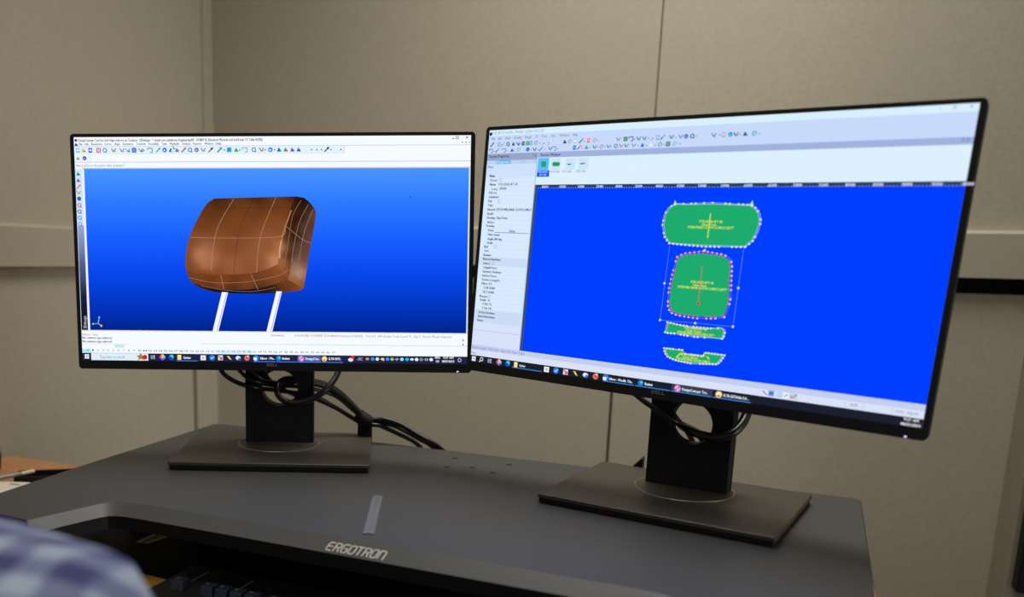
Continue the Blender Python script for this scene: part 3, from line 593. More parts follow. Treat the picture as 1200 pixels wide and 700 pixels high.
# ---------------- right screen
U = UI(XB)
U.rect('window_background', 0, 0, 1920, 1080, (216, 234, 255), 0)
U.rect('window_background', 0, 0, 1920, 26, (216, 240, 255), 1); U.rect('window_background', 0, 26, 1920, 106, (200, 218, 252), 1)
U.rect('window_background', 0, 106, 1920, 130, (160, 178, 222), 1); U.rect('window_background', 270, 130, 1920, 247, (220, 240, 255), 1)
U.rect('window_background', 0, 106, 270, 136, (152, 166, 200), 1.4); U.rect('window_background', 0, 136, 268, 153, (182, 204, 238), 1.5); U.rect('window_background', 0, 153, 268, 212, (206, 226, 252), 1.5)
U.rect('window_background', 0, 578, 268, 616, (204, 222, 248), 1.5); U.rect('window_background', 0, 826, 262, 886, (204, 220, 246), 1.5); U.rect('window_background', 0, 886, 268, 996, (216, 226, 250), 1.4)
U.rect('window_background', 0, 924, 262, 926, (170, 184, 214), 1.8)
U.rect('window_background', 268, 130, 273, 996, (178, 194, 222), 1.8)
U.rect('viewport', 285, 262, 1920, 997, (0, 62, 255), 2); U.rect('viewport', 273, 247, 1920, 262, (44, 62, 96), 3); U.rect('viewport', 273, 247, 286, 997, (62, 78, 104), 3.2)
U.rect('window_background', 0, 996, 1920, 1019, (196, 206, 240), 4); U.rect('window_background', 0, 1019, 1920, 1047, (218, 226, 248), 4)
U.rect('window_background', 55, 136, 130, 153, (92, 190, 255), 2)
for i in range(19):
    x = 310 + i * 89
    U.text('screen_text', str(1000 + i * 500)[:4], x, 261, x + 31, 10, (214, 222, 240), 5, .6)
for i in range(150): U.rect('viewport', 292 + i * 10.9, 259, 294 + i * 10.9, 263, (190, 200, 226), 4)
IK = (70, 76, 104); 
U.text('screen_text', 'E:\\SK BETA 1-1-GCR1 - MODEL - [Jabbie DGC 1.3]', 14, 19, 289, 12, (120, 150, 170), 3)
for tx, a, b in (('File', 16, 34), ('Edit', 52, 72), ('Notch', 92, 118), ('Grading', 138, 178), ('Design', 195, 230), ('GT', 252, 263), ('Tools', 284, 308), ('View', 331, 351), ('OnDemand', 374, 420), ('Help', 440, 462)): U.text('screen_text', tx, a, 43, b, 11, IK, 3)
U.text('screen_text', 'Pattern Properties', 12, 124, 120, 13, (50, 56, 80), 3, .4); U.text('screen_text', 'Pattern Window', 288, 124, 386, 12, (50, 56, 80), 3, .4); U.text('screen_text', '9 X', 244, 124, 264, 11, (60, 66, 90), 3)
U.text('screen_text', 'Files', 10, 149, 42, 10, (226, 236, 252), 3); U.text('screen_text', 'Properties', 60, 149, 122, 10, (235, 248, 255), 3); U.text('screen_text', 'Search', 140, 149, 180, 10, (224, 232, 250), 3); U.text('screen_text', 'Track', 212, 149, 250, 10, (224, 232, 250), 3)
for tx, a, b, y, bd in (('Piece', 8, 38, 170, 0), ('Main', 22, 50, 211, .7), ('Picture', 27, 68, 230, 0), ('Name', 26, 60, 249, .3), ('P32-12512-BT-01', 76, 178, 249, 0), ('Long', 40, 70, 269, 0), ('200218', 82, 120, 268, 0), ('Fill no', 26, 70, 287, 0), ('Gradation 1', 28, 84, 306, .2), ('Pair', 26, 48, 325, .2), ('Type', 26, 55, 343, .2), ('Material  STITCH MELANGE CLOTH 2.398 1.7', 26, 266, 363, .2), ('Stuff', 26, 60, 383, .3), ('Drawing  Clear Front', 27, 140, 401, .2), ('Surface', 30, 68, 421, .2), ('Drawing', 26, 71, 438, .2), ('Ease', 40, 70, 458, .3), ('0.00cm', 157, 190, 460, 0), ('Fabric Linear', 40, 107, 478, .2), ('Angle 360 deg', 41, 120, 498, .3), ('Grain', 40, 70, 516, .3), ('Ref', 26, 47, 535, .6), ('Sew-in', 27, 52, 553, 0), ('Seams', 24, 68, 573, .8), ('Material Guidelines', 24, 122, 592, .8), ('Surface 1', 28, 64, 612, .2), ('Original Force', 30, 105, 631, .2), ('Geometry Gradation', 28, 132, 650, .2), ('Surface Force', 27, 109, 669, .2), ('Seam Length', 28, 128, 688, .2), ('Fibre 5.1', 28, 83, 707, .3), ('COR 0.000', 41, 105, 726, .2), ('DLT 0.000', 40, 102, 746, .2), ('Reset', 23, 68, 767, .4), ('Scale  6', 26, 82, 784, .3), ('X Dir 1 %', 42, 94, 802, .2), ('Y Dir 1 %', 41, 95, 822, .2), ('Surface Attributes', 24, 116, 843, .8), ('Sewn Information', 23, 118, 862, .8), ('Report', 22, 56, 881, .6)):
    U.text('screen_text', tx, a, y, b, 10.5, (28, 34, 56), 3, bd + .3)
U.line('screen_text', [(78, 462), (262, 463)], 2.5, (110, 112, 170), 3)
for x, y in ((86, 224), (87, 321), (88, 528), (82, 607), (78, 762)): U.line('screen_text', [(x - 6, y - 6), (x + 6, y - 6), (x + 6, y + 6), (x - 6, y + 6), (x - 6, y - 6)], 1.6, (140, 150, 190), 3)
for y in range(216, 826, 19): U.rect('window_background', 20, y, 266, y + 1.4, (204, 222, 246), 1.7)
U.text('screen_text', 'Closed Length - Max 0.00 - Gap 0.00 - Flow Table', 4, 1014, 300, 12, (120, 126, 160), 5); U.text('screen_text', 'Ready', 3, 1040, 28, 11, (80, 84, 110), 5)
U.text('screen_text', 'NUM', 1685, 1037, 1709, 11, (100, 106, 140), 5); U.text('screen_text', 'mm/in', 1831, 1036, 1858, 11, (100, 106, 140), 5); U.text('screen_text', 'sq m', 1868, 1036, 1902, 11, (100, 106, 140), 5)
for x in (1668, 1728, 1820): U.rect('window_background', x, 1022, x + 2, 1044, (186, 194, 226), 5)
G1 = (52, 66, 84); TL = (60, 130, 120)
for i, x in enumerate((21, 60, 81, 108, 138, 163, 190, 213, 231, 257, 300, 327, 403, 427, 453, 482, 518, 546, 656, 688, 712, 746, 771, 810, 829, 850, 886, 925, 947, 972, 1058, 1097, 1122, 1143, 1179, 1212)):
    c1 = ((40, 50, 70), (130, 150, 180), (130, 150, 180), (30, 60, 90), (30, 50, 140), (30, 60, 130), (70, 90, 120), (50, 150, 90), (110, 140, 190), (110, 160, 180), (150, 170, 200), (160, 180, 210), (40, 44, 56), (150, 170, 190), (190, 204, 230), (70, 110, 110), (240, 120, 120), (150, 170, 200), (110, 130, 170), (50, 130, 70), (80, 100, 150), (60, 120, 110), (70, 120, 110), (150, 170, 200), (150, 170, 200), (70, 140, 120), (80, 110, 150), (110, 130, 180), (60, 120, 210), (50, 80, 140), (90, 110, 160), (190, 160, 190), (50, 150, 210), (60, 100, 110), (50, 60, 120), (70, 160, 210))[i]
    icon(U, x, 65, (5, 6, 5, 6, 3, 2, 0, 7, 6, 6, 5, 5, 3, 6, 0, 5, 0, 6, 2, 7, 4, 2, 2, 5, 0, 5, 2, 2, 1, 6, 2, 0, 1, 2, 3, 6)[i], (c1, tuple(min(255, v + 60) for v in c1)), 9)
for i, x in enumerate((17, 51, 88, 134, 169, 217, 252, 286, 332, 353, 453, 476, 512, 549, 582, 614, 648, 672, 696, 728, 767, 805, 842, 876, 904)):
    c1 = ((110, 130, 150), (70, 110, 130), (130, 150, 170), (30, 70, 180), (130, 170, 190), (20, 90, 220), (30, 80, 180), (90, 120, 140), (70, 120, 110), (140, 160, 190), (40, 120, 190), (150, 90, 100), (90, 120, 110), (80, 120, 110), (140, 160, 190), (70, 140, 120), (80, 140, 130), (120, 150, 150), (80, 150, 120), (80, 150, 140), (30, 70, 220), (220, 220, 230), (120, 150, 170), (60, 110, 100), (130, 180, 220))[i]
    icon(U, x, 92, (4, 5, 4, 3, 6, 1, 2, 5, 2, 4, 0, 5, 3, 2, 6, 2, 6, 2, 2, 2, 3, 1, 6, 7, 6)[i], (c1, tuple(min(255, v + 70) for v in c1)), 9)
for x in (180, 275, 499, 562, 729, 790, 905, 988, 1082, 1160, 1230): U.rect('toolbar_icon', x - 2, 65, x + 2, 69, (70, 80, 110), 4)
for x in (34, 104, 147, 201, 235, 271, 305, 370, 492, 527, 565, 598, 628, 690, 748, 785, 823, 860, 926): U.rect('toolbar_icon', x - 2, 92, x + 2, 96, (70, 80, 110), 4)
U.rect('toolbar_icon', 1806, 11, 1814, 13, (150, 160, 190), 4); U.ring('toolbar_icon', 1851, 10, 5, 2, (150, 160, 190), 4); U.line('toolbar_icon', [(1894, 5), (1903, 14)], 2, (150, 160, 190), 4); U.line('toolbar_icon', [(1894, 14), (1903, 5)], 2, (150, 160, 190), 4)
U.text('screen_text', '9 X', 1888, 121, 1910, 11, (70, 76, 104), 3)
icon(U, 9, 17, 1, ((50, 60, 70), (20, 30, 40)), 8)
# piece thumbnails
PG = (34, 160, 96)
U.rect('thumbnail', 276, 132, 333, 185, (90, 188, 250), 3); U.rect('thumbnail', 276, 185, 340, 213, (10, 96, 240), 3)
U.poly('thumbnail', [(294, 150), (300, 146), (314, 146), (320, 152), (318, 170), (296, 170)], PG, 4)
for x in (346, 420, 483): U.rect('thumbnail#%d' % x, x - 4, 136, x + 46, 184, (206, 228, 250), 3)
U.poly('thumbnail#346', [(351, 154), (358, 150), (384, 151), (390, 156), (388, 166), (380, 169), (357, 168), (351, 165)], PG, 4)
U.poly('thumbnail#420', [(424, 158), (447, 159), (443, 165), (430, 165)], PG, 4); U.poly('thumbnail#483', [(488, 158), (512, 156), (511, 162), (489, 164)], PG, 4)
U.text('screen_text', 'P32-12512', 280, 195, 332, 9, (214, 236, 255), 5); U.text('screen_text', 'BT-01', 292, 209, 324, 9, (214, 236, 255), 5)
for x, tx in ((346, 'P32-1251'), (406, 'P32-1251'), (473, 'P32-1251')): U.text('screen_text', tx, x, 196, x + 44, 9, (110, 116, 150), 5)
# pattern pieces
YL = (214, 232, 96); PW = (226, 234, 255); PGG = (30, 172, 110)
def piece(P, dots, dl, col, outline=(150, 170, 255), off=5):
    g = 'pattern_piece#%d' % P[0][1]; cx = sum(p[0] for p in P) / len(P); cy = sum(p[1] for p in P) / len(P)
    U.poly(g, P, PGG, 6)
    O = [(x + (x - cx) / (abs(x - cx) + abs(y - cy)) * off * 1.3, y + (y - cy) / (abs(x - cx) + abs(y - cy)) * off * 1.3) for x, y in P]
    U.line(g, O + [O[0]], 3, outline, 5.5)
    U.line(g, P + [P[0]], 2, col, 6.4)
    R_ = resamp(O + [O[0]], dots)[:-1]
    for i, (x, y) in enumerate(R_):
        if random.random() < .16: continue
        U.rect(g, x - 3.4, y - 3.4, x + 3.4, y + 3.4, PW if dl and i % 2 else (236, 240, 200), 6.8)
        if dl: U.rect(g, x - 4 + (cx - x) * .035, y - 4 + (cy - y) * .03, x + 3 + (cx - x) * .035, y + 3 + (cy - y) * .03, (236, 50, 90), 6.9)
p1 = [(940, 328), (990, 329), (1081, 327), (1170, 329), (1233, 331), (1252, 342), (1268, 362), (1275, 390), (1271, 426), (1256, 462), (1232, 484), (1150, 485), (1079, 485), (1000, 484), (935, 481), (912, 455), (900, 412), (901, 374), (914, 345)]
p2 = [(976, 540), (1004, 525), (1082, 517), (1158, 525), (1183, 538), (1191, 562), (1194, 619), (1201, 679), (1199, 722), (1188, 758), (1146, 763), (1081, 766), (1005, 763), (975, 755), (962, 729), (960, 666), (967, 602), (973, 557)]
p3 = [(970, 801), (1023, 808), (1082, 814), (1134, 810), (1186, 803), (1198, 812), (1194, 843), (1155, 843), (1082, 842), (1004, 842), (965, 843), (968, 812)]
p4 = [(970, 908), (1045, 908), (1051, 921), (1091, 923), (1125, 922), (1133, 908), (1208, 908), (1198, 928), (1185, 945), (1148, 948), (1088, 951), (1030, 950), (1008, 946), (987, 938), (975, 924)]
piece(p1, 58, False, (150, 226, 150)); piece(p2, 50, True, (70, 90, 240), (110, 90, 240), 6); piece(p3, 40, False, (170, 230, 150)); piece(p4, 44, False, (170, 230, 150))
U.poly('pattern_piece#328', [(934, 312), (944, 330), (930, 334)], (200, 226, 200), 6.6); U.poly('pattern_piece#328', [(1240, 312), (1246, 334), (1230, 330)], (200, 226, 200), 6.6)
U.line('pattern_piece#328', [(1085, 362), (1086, 457)], 4.5, (196, 226, 96), 7); U.line('pattern_piece#540', [(1079, 570), (1083, 717)], 4.5, (170, 120, 96), 7)
U.rect('pattern_piece#540', 1078, 708, 1088, 720, (200, 70, 80), 7.2)
for tx, a, b, y in (('P32-12512-BT-01', 1046, 1135, 398), ('Clear Front', 1056, 1114, 410), ('STKN-SOLID CLOTH 2.398 1.7 LEFT*', 1001, 1183, 421), ('P32-12512-BT-01', 1042, 1132, 635), ('Clear Rear', 1052, 1107, 647), ('STKN-MELANGE CLOTH 2.398 1.7 LEFT*', 990, 1189, 658), ('P32-12512-BT-01', 1040, 1129, 819), ('Clear Front', 1046, 1110, 829), ('STKN-MELANGE CLOTH 2.398 1.7 LEFT*', 1011, 1163, 839), ('P32-12512-BT-01', 1040, 1129, 926), ('Clear Rear', 1046, 1110, 936), ('STKN-MELANGE CLOTH 2.398 1.7', 1019, 1160, 946)):
    U.text('screen_text', tx, a, y, b, 9, YL, 8, .5)
for ln in ([(935, 494), (932, 794)], [(1231, 494), (1231, 790)], [(932, 794), (1080, 793), (1230, 793)]): U.line('selection_frame', ln, 2, (96, 130, 255), 5)
for x, y in ((932, 644), (932, 794), (1231, 643), (1231, 793), (1080, 793), (1080, 505)): U.rect('selection_frame', x - 4, y - 4, x + 4, y + 4, (220, 230, 255), 5.5)
for a in ([(1022, 938), (1036, 920), (1046, 926)], [(1144, 920), (1156, 930)]): U.line('pattern_piece#908', a, 5, YL, 7)
# task bar
U.rect('taskbar', 0, 1047, 1920, 1080, (28, 32, 46), 5); U.rect('taskbar', 1017, 1047, 1186, 1080, (56, 60, 84), 5.4)
for x0, x1 in ((240, 400), (709, 852), (858, 1012), (1017, 1186), (1190, 1338)): U.rect('taskbar', x0, 1076, x1, 1080, (50, 130, 210), 5.6)
_app = app
def app2(x, k): _app(U, x, 1064, k)
U.P = (lambda f: (lambda x, y, l: f(x, y, l + 2)))(U.P)
for x, k in ((20, 'start'), (64, 'search'), (113, 'view'), (166, 'wheel'), (215, 'wave'), (260, 'folder'), (425, 'bag'), (474, 'blue'), (523, 'grid'), (572, 'bolt'), (622, 'cloud'), (671, 'fox'), (720, 'mail'), (881, 'edgey'), (1042, 'pink'), (1212, 'gold')): app2(x, k)
U.text('taskbar_text', 'Gerber', 280, 1070, 312, 11, WT, 5, .4); U.text('taskbar_text', 'Inbox - Mozilla Thu..', 738, 1070, 845, 11, WT, 5, .4); U.text('taskbar_text', 'Bodoni', 900, 1070, 933, 11, WT, 5, .4)
U.text('taskbar_text', 'DesignConcept Tec..', 1062, 1070, 1168, 11, WT, 5, .4); U.text('taskbar_text', 'B.TB-5073A66-CA-..', 1232, 1070, 1330, 11, WT, 5, .4)
U.text('taskbar_text', '9:27 AM', 1861, 1060, 1907, 9.5, WT, 5, .4); U.text('taskbar_text', '08/12/2024', 1854, 1077, 1914, 9.5, WT, 5, .4)
U.line('toolbar_icon', [(1376, 1024), (1394, 1040)], 3, (70, 80, 110), 5); U.rect('toolbar_icon', 1398, 1020, 1420, 1042, (110, 170, 226), 5); U.rect('toolbar_icon', 1403, 1026, 1415, 1036, (60, 110, 180), 5.4); U.rect('toolbar_icon', 1428, 1020, 1450, 1042, (180, 214, 246), 5); U.rect('toolbar_icon', 1453, 1021, 1472, 1042, (236, 244, 250), 5)
U.line('toolbar_icon', [(1457, 1036), (1468, 1026)], 3, (60, 90, 130), 5.4); U.rect('toolbar_icon', 1476, 1020, 1504, 1042, (160, 226, 226), 5); U.line('toolbar_icon', [(1479, 1030), (1486, 1038), (1501, 1022)], 5, (230, 90, 130), 5.4)
build_ui(U, scrB)

# ================================================================== CABLES
PATH = {
    'A': [(-0.723, 1.0188, 0.9897), (-0.7121, 1.0194, 0.9732), (-0.6956, 1.0227, 0.963), (-0.6802, 1.0277, 0.9575), (-0.6681, 1.0377, 0.9535), (-0.6604, 1.0689, 0.9475), (-0.6457, 1.0978, 0.941), (-0.6218, 1.12, 0.9349), (-0.6016, 1.145, 0.9199), (-0.5798, 1.16, 0.9037), (-0.5588, 1.165, 0.893), (-0.541, 1.17, 0.8912), (-0.5332, 1.175, 0.8898), (-0.5103, 1.182, 0.8776), (-0.4806, 1.192, 0.8620), (-.470, 1.205, .835), (-.468, 1.207, .76)],
    'B': [(-0.7031, 1.028, 0.9902), (-0.6889, 1.0302, 0.975), (-0.6758, 1.0297, 0.9674), (-0.6637, 1.0398, 0.961), (-0.6581, 1.07, 0.9539), (-0.6423, 1.0994, 0.9501), (-0.6219, 1.12, 0.9452), (-0.5988, 1.145, 0.932), (-0.577, 1.16, 0.9106), (-0.5574, 1.165, 0.8958), (-0.541, 1.17, 0.8952), (-0.5218, 1.175, 0.8923), (-0.4962, 1.182, 0.8817), (-0.4575, 1.193, 0.8610), (-.446, 1.206, .835), (-.444, 1.207, .76)],
    'C': [(-0.6767, 1.0404, 0.9907), (-0.6691, 1.0351, 0.9759), (-0.6614, 1.0431, 0.9657), (-0.6547, 1.0716, 0.9577), (-0.6423, 1.0994, 0.9565), (-0.6219, 1.1199, 0.9582), (-0.5989, 1.145, 0.9425), (-0.5757, 1.16, 0.9187), (-0.556, 1.165, 0.8986), (-0.541, 1.17, 0.8952), (-0.5261, 1.175, 0.8958), (-0.5035, 1.182, 0.8916), (-0.4766, 1.186, 0.8777), (-0.4454, 1.194, 0.8610), (-.432, 1.207, .835), (-.430, 1.208, .76)],
    'D': [(-0.6611, 1.052, 0.9906), (-0.6591, 1.0463, 0.9766), (-0.6599, 1.0636, 0.9608), (-0.6448, 1.1038, 0.9364), (-0.6233, 1.1226, 0.9305), (-0.596, 1.14, 0.9159), (-0.5773, 1.155, 0.9008), (-0.5578, 1.163, 0.8907), (-0.5401, 1.168, 0.8943), (-0.5289, 1.175, 0.8929), (-0.5062, 1.182, 0.886), (-0.4702, 1.188, 0.8687), (-0.4506, 1.195, 0.8600), (-.440, 1.206, .83), (-.437, 1.208, .76)],
    'LOOP': [(-0.5714, 1.1159, 0.9903), (-0.5718, 1.0981, 0.971), (-0.5764, 1.0783, 0.9544), (-0.5912, 1.0648, 0.9414), (-0.6099, 1.056, 0.9348), (-0.6264, 1.0506, 0.9354), (-0.6395, 1.0489, 0.9444), (-0.6448, 1.0552, 0.9556), (-0.6453, 1.0704, 0.9624), (-0.6395, 1.0897, 0.963), (-0.6204, 1.1173, 0.9547), (-0.6018, 1.145, 0.9384), (-0.5771, 1.16, 0.9159), (-0.5575, 1.165, 0.8971)],
    'R1': [(-0.1539, 1.0817, 0.9875), (-0.1326, 1.0753, 0.9742), (-0.1131, 1.0714, 0.9639), (-0.0976, 1.0723, 0.9547), (-0.0884, 1.0858, 0.947), (-0.0814, 1.1048, 0.939), (-0.0693, 1.1126, 0.9313), (-0.0574, 1.1152, 0.907), (-.056, 1.120, .8745)],
    'R2': [(-0.1158, 1.1066, 0.9841), (-0.1087, 1.097, 0.9721), (-0.1018, 1.0875, 0.9624), (-0.094, 1.0879, 0.9525), (-0.0853, 1.1005, 0.9415), (-0.0771, 1.1192, 0.9205), (-0.073, 1.1235, 0.9035), (-.072, 1.125, .876)],
    'R3': [(-0.092, 1.1171, 0.9423), (-0.0813, 1.0874, 0.9442), (-0.0645, 1.0626, 0.943), (-0.0469, 1.056, 0.943), (-0.0324, 1.0572, 0.9484), (-0.0233, 1.0676, 0.9566), (-0.0182, 1.0818, 0.967), (-0.016, 1.0916, 0.9801)]}
def cable(key, r, label, group=None):
    dy, dz = {'A': (-.004, -.001), 'B': (.004, 0), 'C': (-.001, .003), 'D': (.008, -.003), 'LOOP': (-.006, .006)}.get(key, (0, 0))
    o = MB().tube(smooth_path([(x, y + dy, z + dz) if 1.14 <= y < 1.179 and key[0] != 'R' else (x, y, z) for x, y, z in PATH[key]]), r, 10).build('monitor_cable', M_CABLE, None, smooth=True)
    return tag(o, label, 'cable', group)
cable('A', .0034, 'outermost thin black cable curving down left of the left monitor stand')
cable('B', .0030, 'second thin black cable entering the left stand from its left edge')
cable('C', .0032, 'thin black cable running along the top of the tied bundle', None)
cable('D', .0030, 'thin black cable at the bottom of the tied bundle, nearest the desk', None)
cable('LOOP', .0046, 'thick black cable looping through the round hole of the left stand')
cable('R1', .0034, 'thin black cable crossing the upper left of the right stand')
cable('R2', .0036, 'black cable hanging down inside the round hole of the right stand')
cable('R3', .0056, 'thick black cable curling out of the right stand hole to the right')
ct = thing('cable_tie', 'black hook-and-loop tie gathering cables behind the left monitor base', 'cable tie', (-.5545, 1.168, ZT))
MB().tube([(-.5660, 1.1605, .9065), (-.5605, 1.163, .8995), (-.553, 1.166, .8945), (-.546, 1.169, .8935)], lambda s: .0085 + .003 * math.sin(math.pi * s), 12).build('band', M_STAND, ct, smooth=True)
MB().box((-.569, 1.163, ZT + .0002), (-.546, 1.172, .897), .003).build('tail', M_STAND, ct)
MB().box((-.5625, 1.161, .8995), (-.5580, 1.1635, .9125), .0008).build('strap_end', M_STAND, ct)
wdg = MB().prism([(-.1640, 0), (-.1420, 0), (-.1420, .0225), (-.1440, .0225)], 0, .02, Matrix.Translation((0, 1.165, ZT + .0003)) @ Matrix(((1, 0, 0, 0), (0, 0, 1, 0), (0, 1, 0, 0), (0, 0, 0, 1))))
tag(wdg.build('plastic_wedge', M_STAND), 'small black wedge peeking out left behind the right monitor stand', 'wedge')

# ================================================================== RULER
a = Vector((-.4189, .9024)); bq = Vector((-.3674, .768)); ax = (bq - a).normalized(); L_ = (bq - a).length; sd = Vector((-ax.y, ax.x))
if sd.x < 0: sd = -sd
RX = Matrix(((sd.x, ax.x, 0, a.x), (sd.y, ax.y, 0, a.y), (0, 0, 1, ZT + .0002), (0, 0, 0, 1)))
rw = .0122
rul = thing('steel_ruler', 'short steel ruler lying on the grey riser between the monitors', 'ruler', (a.x, a.y, ZT + .0002))
MB().prism([(0, 0), (rw, 0), (rw, L_), (rw * .62, L_), (rw * .55, L_ - .0025), (rw * .45, L_ - .0025), (rw * .38, L_), (0, L_)], 0, .0009, RX).build('blade', M_STEEL, rul)
mk = MB(); dg_ = MB()
for k in range(1, 60): 
    ln = .0026 if k % 4 == 0 else .0013
    mk.box((0.0004, k * L_ / 60 - .00012, .00092), (ln, k * L_ / 60 + .00012, .00097), 0, RX)
    mk.box((rw - ln, k * L_ / 60 - .00012, .00092), (rw - .0004, k * L_ / 60 + .00012, .00097), 0, RX)
for k in range(1, 15):
    gl, wd = layout(str(k)); y = L_ - k * L_ / 15
    for gx, (vs, fs, _) in gl: dg_.add([(rw * .68 - vy * .0062, y - .0022 + (gx + vx - wd / 2 + .3) * .0058, .00098) for vx, vy in vs], fs, RX)
mk.build('graduation_marks', M_MARK, rul, kind='stuff'); dg_.build('numerals', M_MARK, rul, kind='stuff')

# ================================================================== KEYBOARD
ZK = ZW + .0092
kb = thing('keyboard', 'black keyboard on the tray under the riser front lip', 'keyboard', (-.40, .755, ZK))
MB().box((-.637, .590, ZK), (-.215, .843, ZK + .0080), .003).build('case', M_KBODY, kb)
for x in (-.606, -.541): MB().box((x, .795, ZK + .0080), (x + .0012, .828, ZK + .0086)).build('glint_strip', M_DIM, kb)  # pale strips painted in for light streaks on the keyboard case
cap = bmesh.new(); bmesh.ops.create_cube(cap, size=1)
for v in cap.verts:
    s_ = .0166 if v.co.z < 0 else .0146
    v.co.x *= s_; v.co.y *= s_; v.co.z = 0.0008 if v.co.z < 0 else .0130
    if v.co.z > .005: v.co.y += .0008
bmesh.ops.bevel(cap, geom=[e for e in cap.edges], offset=.0011, segments=1, affect='EDGES')
cap_me = bpy.data.meshes.new('key'); cap.to_mesh(cap_me); cap.free(); cap_me.materials.append(M_KEY)
P_ = .0195; X0 = -.6025; Y0 = .7690
def key(x, y, wx=1, txt=None):
    o = bpy.data.objects.new('key', cap_me); C.objects.link(o); o.parent = kb
    o.location = (x - kb.location.x, y - kb.location.y, .0075); o.scale = (wx, 1, 1)
    if txt:
        gl, wd = layout(txt); k = .0064; m = MB()
        for gx, (vs, fs, _) in gl: m.add([(x - .0052 + (gx + vx) * k * .75, y - .0006 + vy * k, ZK + .0075 + .01312) for vx, vy in vs], fs)
        m.build('legend', M_LOGO, kb)
key(X0, Y0, 1, 'Esc')
for i in range(12):
    key(X0 + P_ * (2.12 + i + (i // 4) * .5), Y0, 1, 'F%d' % (i + 1))
for i in range(3): key(X0 + P_ * (17.0 + i), Y0)
for rI, cnt in enumerate((13, 13, 12, 11)):
    y = Y0 - .064 - P_ * rI; off = (0, .5, .75, 1.25)[rI]
    for i in range(cnt): key(X0 + P_ * (i + off), y)
    for i in range(3):
        if rI < 2 or (rI == 3 and i == 1): key(X0 + P_ * (17.0 + i), y)
y = Y0 - .064 - P_ * 4
for xk, wd in ((.1, 1.2), (1.4, 1.2), (2.7, 1.2), (6.3, 6), (9.9, 1.2), (11.2, 1.2), (12.5, 1.2), (17.0, 1), (18.0, 1), (19.0, 1)): key(X0 + P_ * xk, y, wd)

# ================================================================== SMALL THINGS ON TRAY AND OAK DESK
q = MB(); pts = [(-.722, .722), (-.6395, .714), (-.6395, .797), (-.714, .803)]
q.prism(pts, ZK + .0002, ZK + .0022); tag(q.build('sticky_note', M_YELLOW), 'yellow sticky note pad left of the black keyboard', 'sticky note')
cd = thing('striped_card', 'small beige striped card on the tray below the riser lip', 'card', (-.76, .90, ZK))
MB().prism([(-.7720, .893), (-.7735, .930), (-.7480, .931), (-.7540, .897)], ZK + .0002, ZK + .0012).build('sheet', M_CARD, cd)
MB().prism([(-.7640, .896), (-.7630, .929), (-.7600, .929), (-.7610, .896)], ZK + .00125, ZK + .0014).build('stripe', M_MARK, cd)
tr = thing('pen_tray', 'black open desk tray at the left behind the grey riser', 'tray', (-1.145, 1.10, ZW))
TX = Matrix.Translation((-1.099, 1.126, ZW + .0003)) @ Matrix.Rotation(math.radians(38), 4, 'Z')
MB().box((-.10, -.025, 0), (.10, .025, .003), 0, TX).build('floor_plate', M_BLACK, tr)
for lo, hi in (((-.10, -.025, .003), (-.097, .025, .0175)), ((.097, -.025, .003), (.10, .025, .0175)), ((-.097, -.025, .003), (.097, -.022, .0175)), ((-.097, .022, .003), (.097, .025, .0175))):
    MB().box(lo, hi, .0008, TX).build('rim', M_BLACK, tr)
pn = thing('ballpoint_pen', 'grey pen with cream end lying across the black tray', 'pen', (-1.16, 1.04, ZW + .018))
pa = Vector((-1.166, 1.0234, ZW + .0218)); pb = Vector((-1.1535, 1.0811, ZW + .0218)); dv = (pb - pa).normalized()
MB().tube([pa - dv * .075, pa, pa + dv * .036], .0038, 10).build('barrel', M_PEN, pn, smooth=True)
MB().tube([pa + dv * .036, pb], .0036, 10).build('cap', M_TIP, pn, smooth=True, label='cream coloured end of the pen')
cw = thing('white_card', 'white card with a black line in front of the black tray', 'card', (-1.12, .99, ZW))
MB().prism([(-1.180, .990), (-1.100, .950), (-1.066, 1.000), (-1.112, 1.0325), (-1.150, 1.017)], ZW + .0165, ZW + .0185).build('sheet', M_PAPER, cw)
MB().prism([(-1.1323, 1.0116), (-1.1140, 1.0141), (-1.1130, 1.0105), (-1.1315, 1.0080)], ZW + .0186, ZW + .0188).build('printed_line', M_MARK, cw)
bx = MB().box((-1.165, .958, ZW + .0003), (-1.095, 1.008, ZW + .0163), .002).build('black_case', M_STAND)
tag(bx, 'flat black case lying under the white card', 'case')
cup = MB(); prof = [(.0, .0002), (.034, .0002), (.040, .012), (.042, .035), (.038, .052), (.026, .062), (.0, .065)]; K = 24
cup_c = (-1.281, 1.072)
vs = [(cup_c[0] + r_ * math.cos(2 * math.pi * k / K), cup_c[1] + r_ * math.sin(2 * math.pi * k / K), ZW + z) for r_, z in prof for k in range(K)]
cup.add(vs, [(i * K + k, i * K + (k + 1) % K, (i + 1) * K + (k + 1) % K, (i + 1) * K + k) for i in range(len(prof) - 1) for k in range(K)])
tag(cup.build('desk_speaker', M_BLACK, None, smooth=True), 'rounded black object on the oak desk at the left edge', 'desk object')

